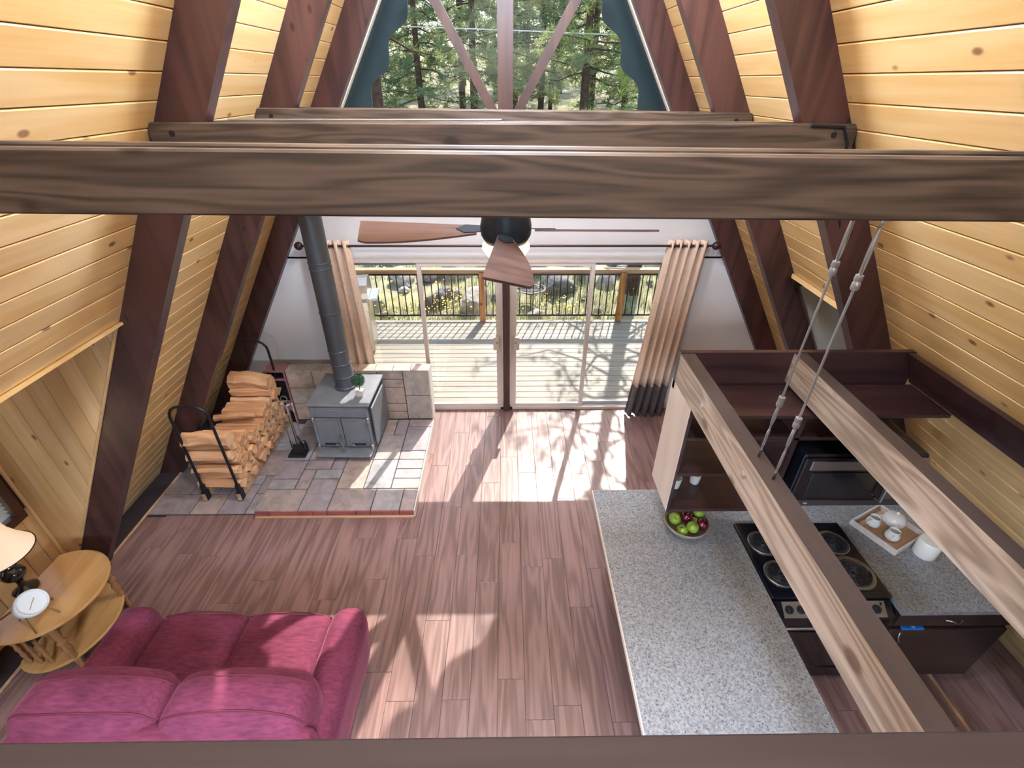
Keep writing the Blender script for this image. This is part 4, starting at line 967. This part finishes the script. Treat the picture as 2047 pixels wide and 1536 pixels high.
ob('cabinet', G().cbox((0,0,.42),(.62,.5,.76),.012), STEEL, gr); ob('firebox', G().cbox((0,0,.86),(.66,.54,.14),.02), STEEL, gr)
ob('lid', G().prism([(-.26,.93),(.26,.93),(.25,1.06),(.15,1.17),(-.05,1.19),(-.20,1.12),(-.26,1.02)], -.33, .33, 'x'), STEEL, gr)
ob('lid_handle', G().tube([(-.25,-.26,1.02),(-.25,-.31,1.03),(.25,-.31,1.03),(.25,-.26,1.02)], .012, 8), CHROME, gr)
ob('side_shelf', G().cbox((.39,0,.9),(.12,.46,.035),.006), ALU, gr)
cpn = ob('control_panel', G().cbox((0,-.29,.82),(.64,.04,.16),.008), STEEL, gr)
for k in range(4): ob('knob', G().cyl((-.22+k*.147,-.31,.82),(-.22+k*.147,-.35,.82),.026,.022,12), BLACK, cpn)

# ---------------------------------------------------------------- outdoors: hillside
def gz(x, y):
    return -.32+.055*(y-8)+.10*math.sin(x*.9+1)*math.sin(y*.7)+.05*math.sin(x*2.3+y*1.7)+(.035*max(0, y-14))
g = G(); nx, ny = 60, 70; vs = []; fs = []
for j in range(ny+1):
    y = 7.6+62*(j/ny)**1.7
    for i in range(nx+1):
        x = (i/nx-.5)*(30+y*1.6); vs.append((x, y, gz(x, y)))
for j in range(ny):
    for i in range(nx): a = j*(nx+1)+i; fs.append((a, a+1, a+nx+2, a+nx+1))
struct('ground', g.add(vs, fs), GRASSG, smooth='all', label='dry grassy hillside behind the deck')
g = G().b2((-60,-40,-.6),(60,7.7,-.45)); struct('ground_front', g, GRASSG)
rr = random.Random(8)
g = G()
for k in range(16000):
    y = 8.1+9*rr.random()**1.4; x = (rr.random()-.5)*(9+.9*(y-8)); z = gz(x, y)-.01
    if math.sin(x*1.3+y*.8)+math.sin(x*.5-y*1.9) < -.9: continue
    h = .10+.22*rr.random(); a = rr.random()*6.28; l = .10*rr.random(); wd = .006+.006*rr.random()
    c, s = math.cos(a), math.sin(a)
    g.add([(x-wd*s, y+wd*c, z), (x+wd*s, y-wd*c, z), (x+l*c, y+l*s, z+h)], [(0,1,2)])
tag(ob('meadow_grass', g, BLADE), 'tall dry yellow green grass behind the deck railing', 'grass', kind='stuff')
g = G()
for k in range(480):
    cl = rr.choice(((-1.7,8.9,.5),(-1.2,9.0,.5),(-2.2,9.2,.6),(1.0,8.9,.35),(3.2,10.5,.7),(-.3,12,.9),(-2,11.5,1)))
    x, y = rr.gauss(cl[0], cl[2]), max(8.2, rr.gauss(cl[1], cl[2]*.6)); z = gz(x, y)+.16+.18*rr.random(); r = .010+.010*rr.random()
    g.add([(x-r,y-r,z),(x+r,y-r,z),(x+r,y+r,z+.008),(x-r,y+r,z+.008)], [(0,1,2,3)])
tag(ob('wildflowers', g, FLOWER), 'scattered small yellow wildflowers in the grass', 'flowers', kind='stuff')
def rockmesh(seed, m):
    r = random.Random(seed); g = G(); n = 7
    off = [(Vector((r.gauss(0,1), r.gauss(0,1), r.gauss(0,1))).normalized(), .55+.35*r.random()) for _ in range(11)]
    def fn(P):
        d = P.normalized(); k = 1.0
        for o, h in off: k = min(k, h/max(.05, d.dot(o)) if d.dot(o) > 0 else 9)
        return d*k*(1+.05*math.sin(9*d.x+seed)*math.sin(8*d.y+7*d.z))
    g.rbox((0,0,0), (2,2,2), .999, n, fn=fn); return g.mesh('rock', m, 'all')
rocks = [rockmesh(i, ROCK if i % 2 else ROCKD) for i in range(6)]
RK = [(-.62,9.15,.34,1,'broad pale boulder left of the middle deck post'), (1.15,9.9,.34,0,'rounded dark boulder right of the iron fire ring'), (.62,10.9,.36,2,'flat topped grey boulder up the slope behind the fire ring'),
      (-2.35,10.6,.30,3,'brown boulder at the left end of the rock row'), (-1.75,10.7,.27,0,'dark boulder next to the brown one in the rock row'), (-1.25,10.75,.33,5,'tall grey boulder in the left rock row'), (-.35,11.0,.34,1,'wide pinkish boulder at the right end of the rock row'),
      (.25,14.0,.35,4,'small grey boulder high on the slope above the fan blade'), (-.6,13.6,.33,2,'dark flat stone high on the slope left of the fan'), (2.15,13.5,.3,3,'pale flat stone high on the slope near the right panel')]
for (x, y, s, k, lab) in RK:
    o = put('boulder', rocks[k], None, (x, y, gz(x, y)+s*.25), (.1*k, .15*k, x*3)); o.scale = (s*1.3, s, s*.8); tag(o, lab, 'rock')
for k in range(90):
    y = 8.6+5.5*rr.random(); x = (rr.random()-.5)*(7+.4*(y-8)); s = .10+.22*rr.random()**2
    o = put('stone', rocks[rr.randrange(6)], None, (x, y, gz(x, y)+s*.15), (rr.random()*3, rr.random()*3, rr.random()*6)); o.scale = (s*1.2, s, s*.75)
    tag(o, 'small lava stone half hidden in the grass behind the railing', 'rock', 'small stones in the grass')
fp = thing('fire_ring', 'round rusty iron ring table among the rocks behind the railing', 'fire ring', (.50, 9.35, gz(.5, 9.35)))
ob('ring', G().tube([(.30*math.cos(a), .30*math.sin(a), .36) for a in [i*math.pi/16 for i in range(32)]], .014, 6, True), STEEL, fp)
ob('grate', G().tube([(.2*math.cos(a), .2*math.sin(a), .355) for a in [i*math.pi/12 for i in range(24)]], .007, 5, True).cyl((-.3,0,.355),(.3,0,.355),.007,n=5).cyl((0,-.3,.355),(0,.3,.355),.007,n=5).lathe([(.2,.33),(.15,.27),(0,.25)], n=16), BLACK, fp)
for a in (.5, 2.6, 4.7): ob('leg', G().cyl((.28*math.cos(a), .28*math.sin(a), .35), (.3*math.cos(a), .3*math.sin(a), -.05), .01, n=6), BLACK, fp)

# ---------------------------------------------------------------- outdoors: pines
def pine(name, label, base, h, z0, rad, nbr, ncl, nn, nl, nw, mat, seed, tr=.16, lean=0, group=None, droop=.25):
    r = random.Random(seed); t = thing(name, label, 'tree', base, 0, group)
    ob('trunk', G().tube([(lean*k/6, .06*math.sin(k+seed), -.3+(h+.3)*k/6) for k in range(7)], [tr*(1-.8*k/6) for k in range(7)], 10), TRUNK, t, smooth='all')
    g = G(); gb = G()
    for b in range(nbr):
        f = (b+.5)/nbr; z = z0+(h-z0)*f; a = b*2.4+r.random()*.8; L = rad*(1-.75*f)*(.65+.5*r.random())
        px = lean*z/h
        pts = [Vector((px, 0, z))]
        for k in range(1, 5):
            q = k/4; pts.append(Vector((px+L*q*math.cos(a+.35*math.sin(q*5+b)), L*q*math.sin(a+.35*math.sin(q*5+b)), z-droop*L*q*(1-q*.6)+.12*math.sin(q*7+b))))
        gb.tube(pts, [.035*tr/.16*(1-.85*k/4)*(1-.5*f) for k in range(5)], 5)
        for c in range(ncl):
            q = .35+.65*(c+r.random())/ncl; i = min(3, int(q*4)); p = pts[i].lerp(pts[i+1], q*4-i)+Vector((r.gauss(0,.10), r.gauss(0,.10), r.gauss(0,.08)))*rad/2
            for _ in range(nn):
                d = Vector((r.gauss(0,1), r.gauss(0,1), r.gauss(.25,.8))).normalized(); s = d.orthogonal().normalized()*nw; e = p+d*nl*(.6+.6*r.random())
                g.add([p+d*nl*.1-s, p+d*nl*.1+s, e], [(0,1,2)])
    br = ob('branches', gb, TRUNK, t, smooth='all'); cr_ = ob('needles', g, mat, t); cr_['kind'] = 'stuff'
    return t
pine('pine_tree', 'near ponderosa pine right of the deck with hanging branches', (2.75, 10.0, gz(2.75,10)), 9.5, 3.3, 2.5, 40, 18, 30, .17, .006, NEEDLE, 5, .17)
pine('pine_tree', 'dark trunked pine behind the left edge of the gable window', (-3.05, 13.0, gz(-3.05,13)), 11, 4.4, 2.3, 30, 10, 22, .2, .006, NEEDLE, 9, .19, .25)
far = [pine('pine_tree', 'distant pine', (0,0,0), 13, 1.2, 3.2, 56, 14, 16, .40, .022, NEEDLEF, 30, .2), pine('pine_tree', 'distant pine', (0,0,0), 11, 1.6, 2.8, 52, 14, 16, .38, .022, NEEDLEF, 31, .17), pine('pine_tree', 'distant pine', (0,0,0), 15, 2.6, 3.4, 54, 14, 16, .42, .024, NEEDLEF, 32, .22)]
spots = [(-6.6,28),(-3.9,26),(-1.6,29),(.2,26.5),(1.9,30),(3.7,26),(6.0,28),(-8.8,26),(8.6,26.5),(-9.5,33),(-5.2,34),(-2.8,37),(.6,34),(3.0,37),(5.2,34),(9.4,33),(-12,38),(12,38),(-7.2,43),(-.8,44),(4.4,45),(9,44),(-13,28),(13,29),(-16,46),(16,45),(-3.6,50),(2,52),(7,52)]
for i, (x, y) in enumerate(spots):
    k = i % 3; sc = .85+.3*((i*37) % 10)/10
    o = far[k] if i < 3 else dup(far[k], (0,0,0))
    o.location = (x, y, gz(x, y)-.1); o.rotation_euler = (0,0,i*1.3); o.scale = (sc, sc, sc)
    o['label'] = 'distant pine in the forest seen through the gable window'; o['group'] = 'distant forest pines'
tag(ob('utility_wire', G().tube([(-14, 13.5, 4.95), (-5, 13.5, 4.78), (0, 13.5, 4.66), (5, 13.5, 4.50), (14, 13.5, 4.3)], .012, 5), BLIND), 'thin pale overhead wire crossing in front of the trees', 'wire')
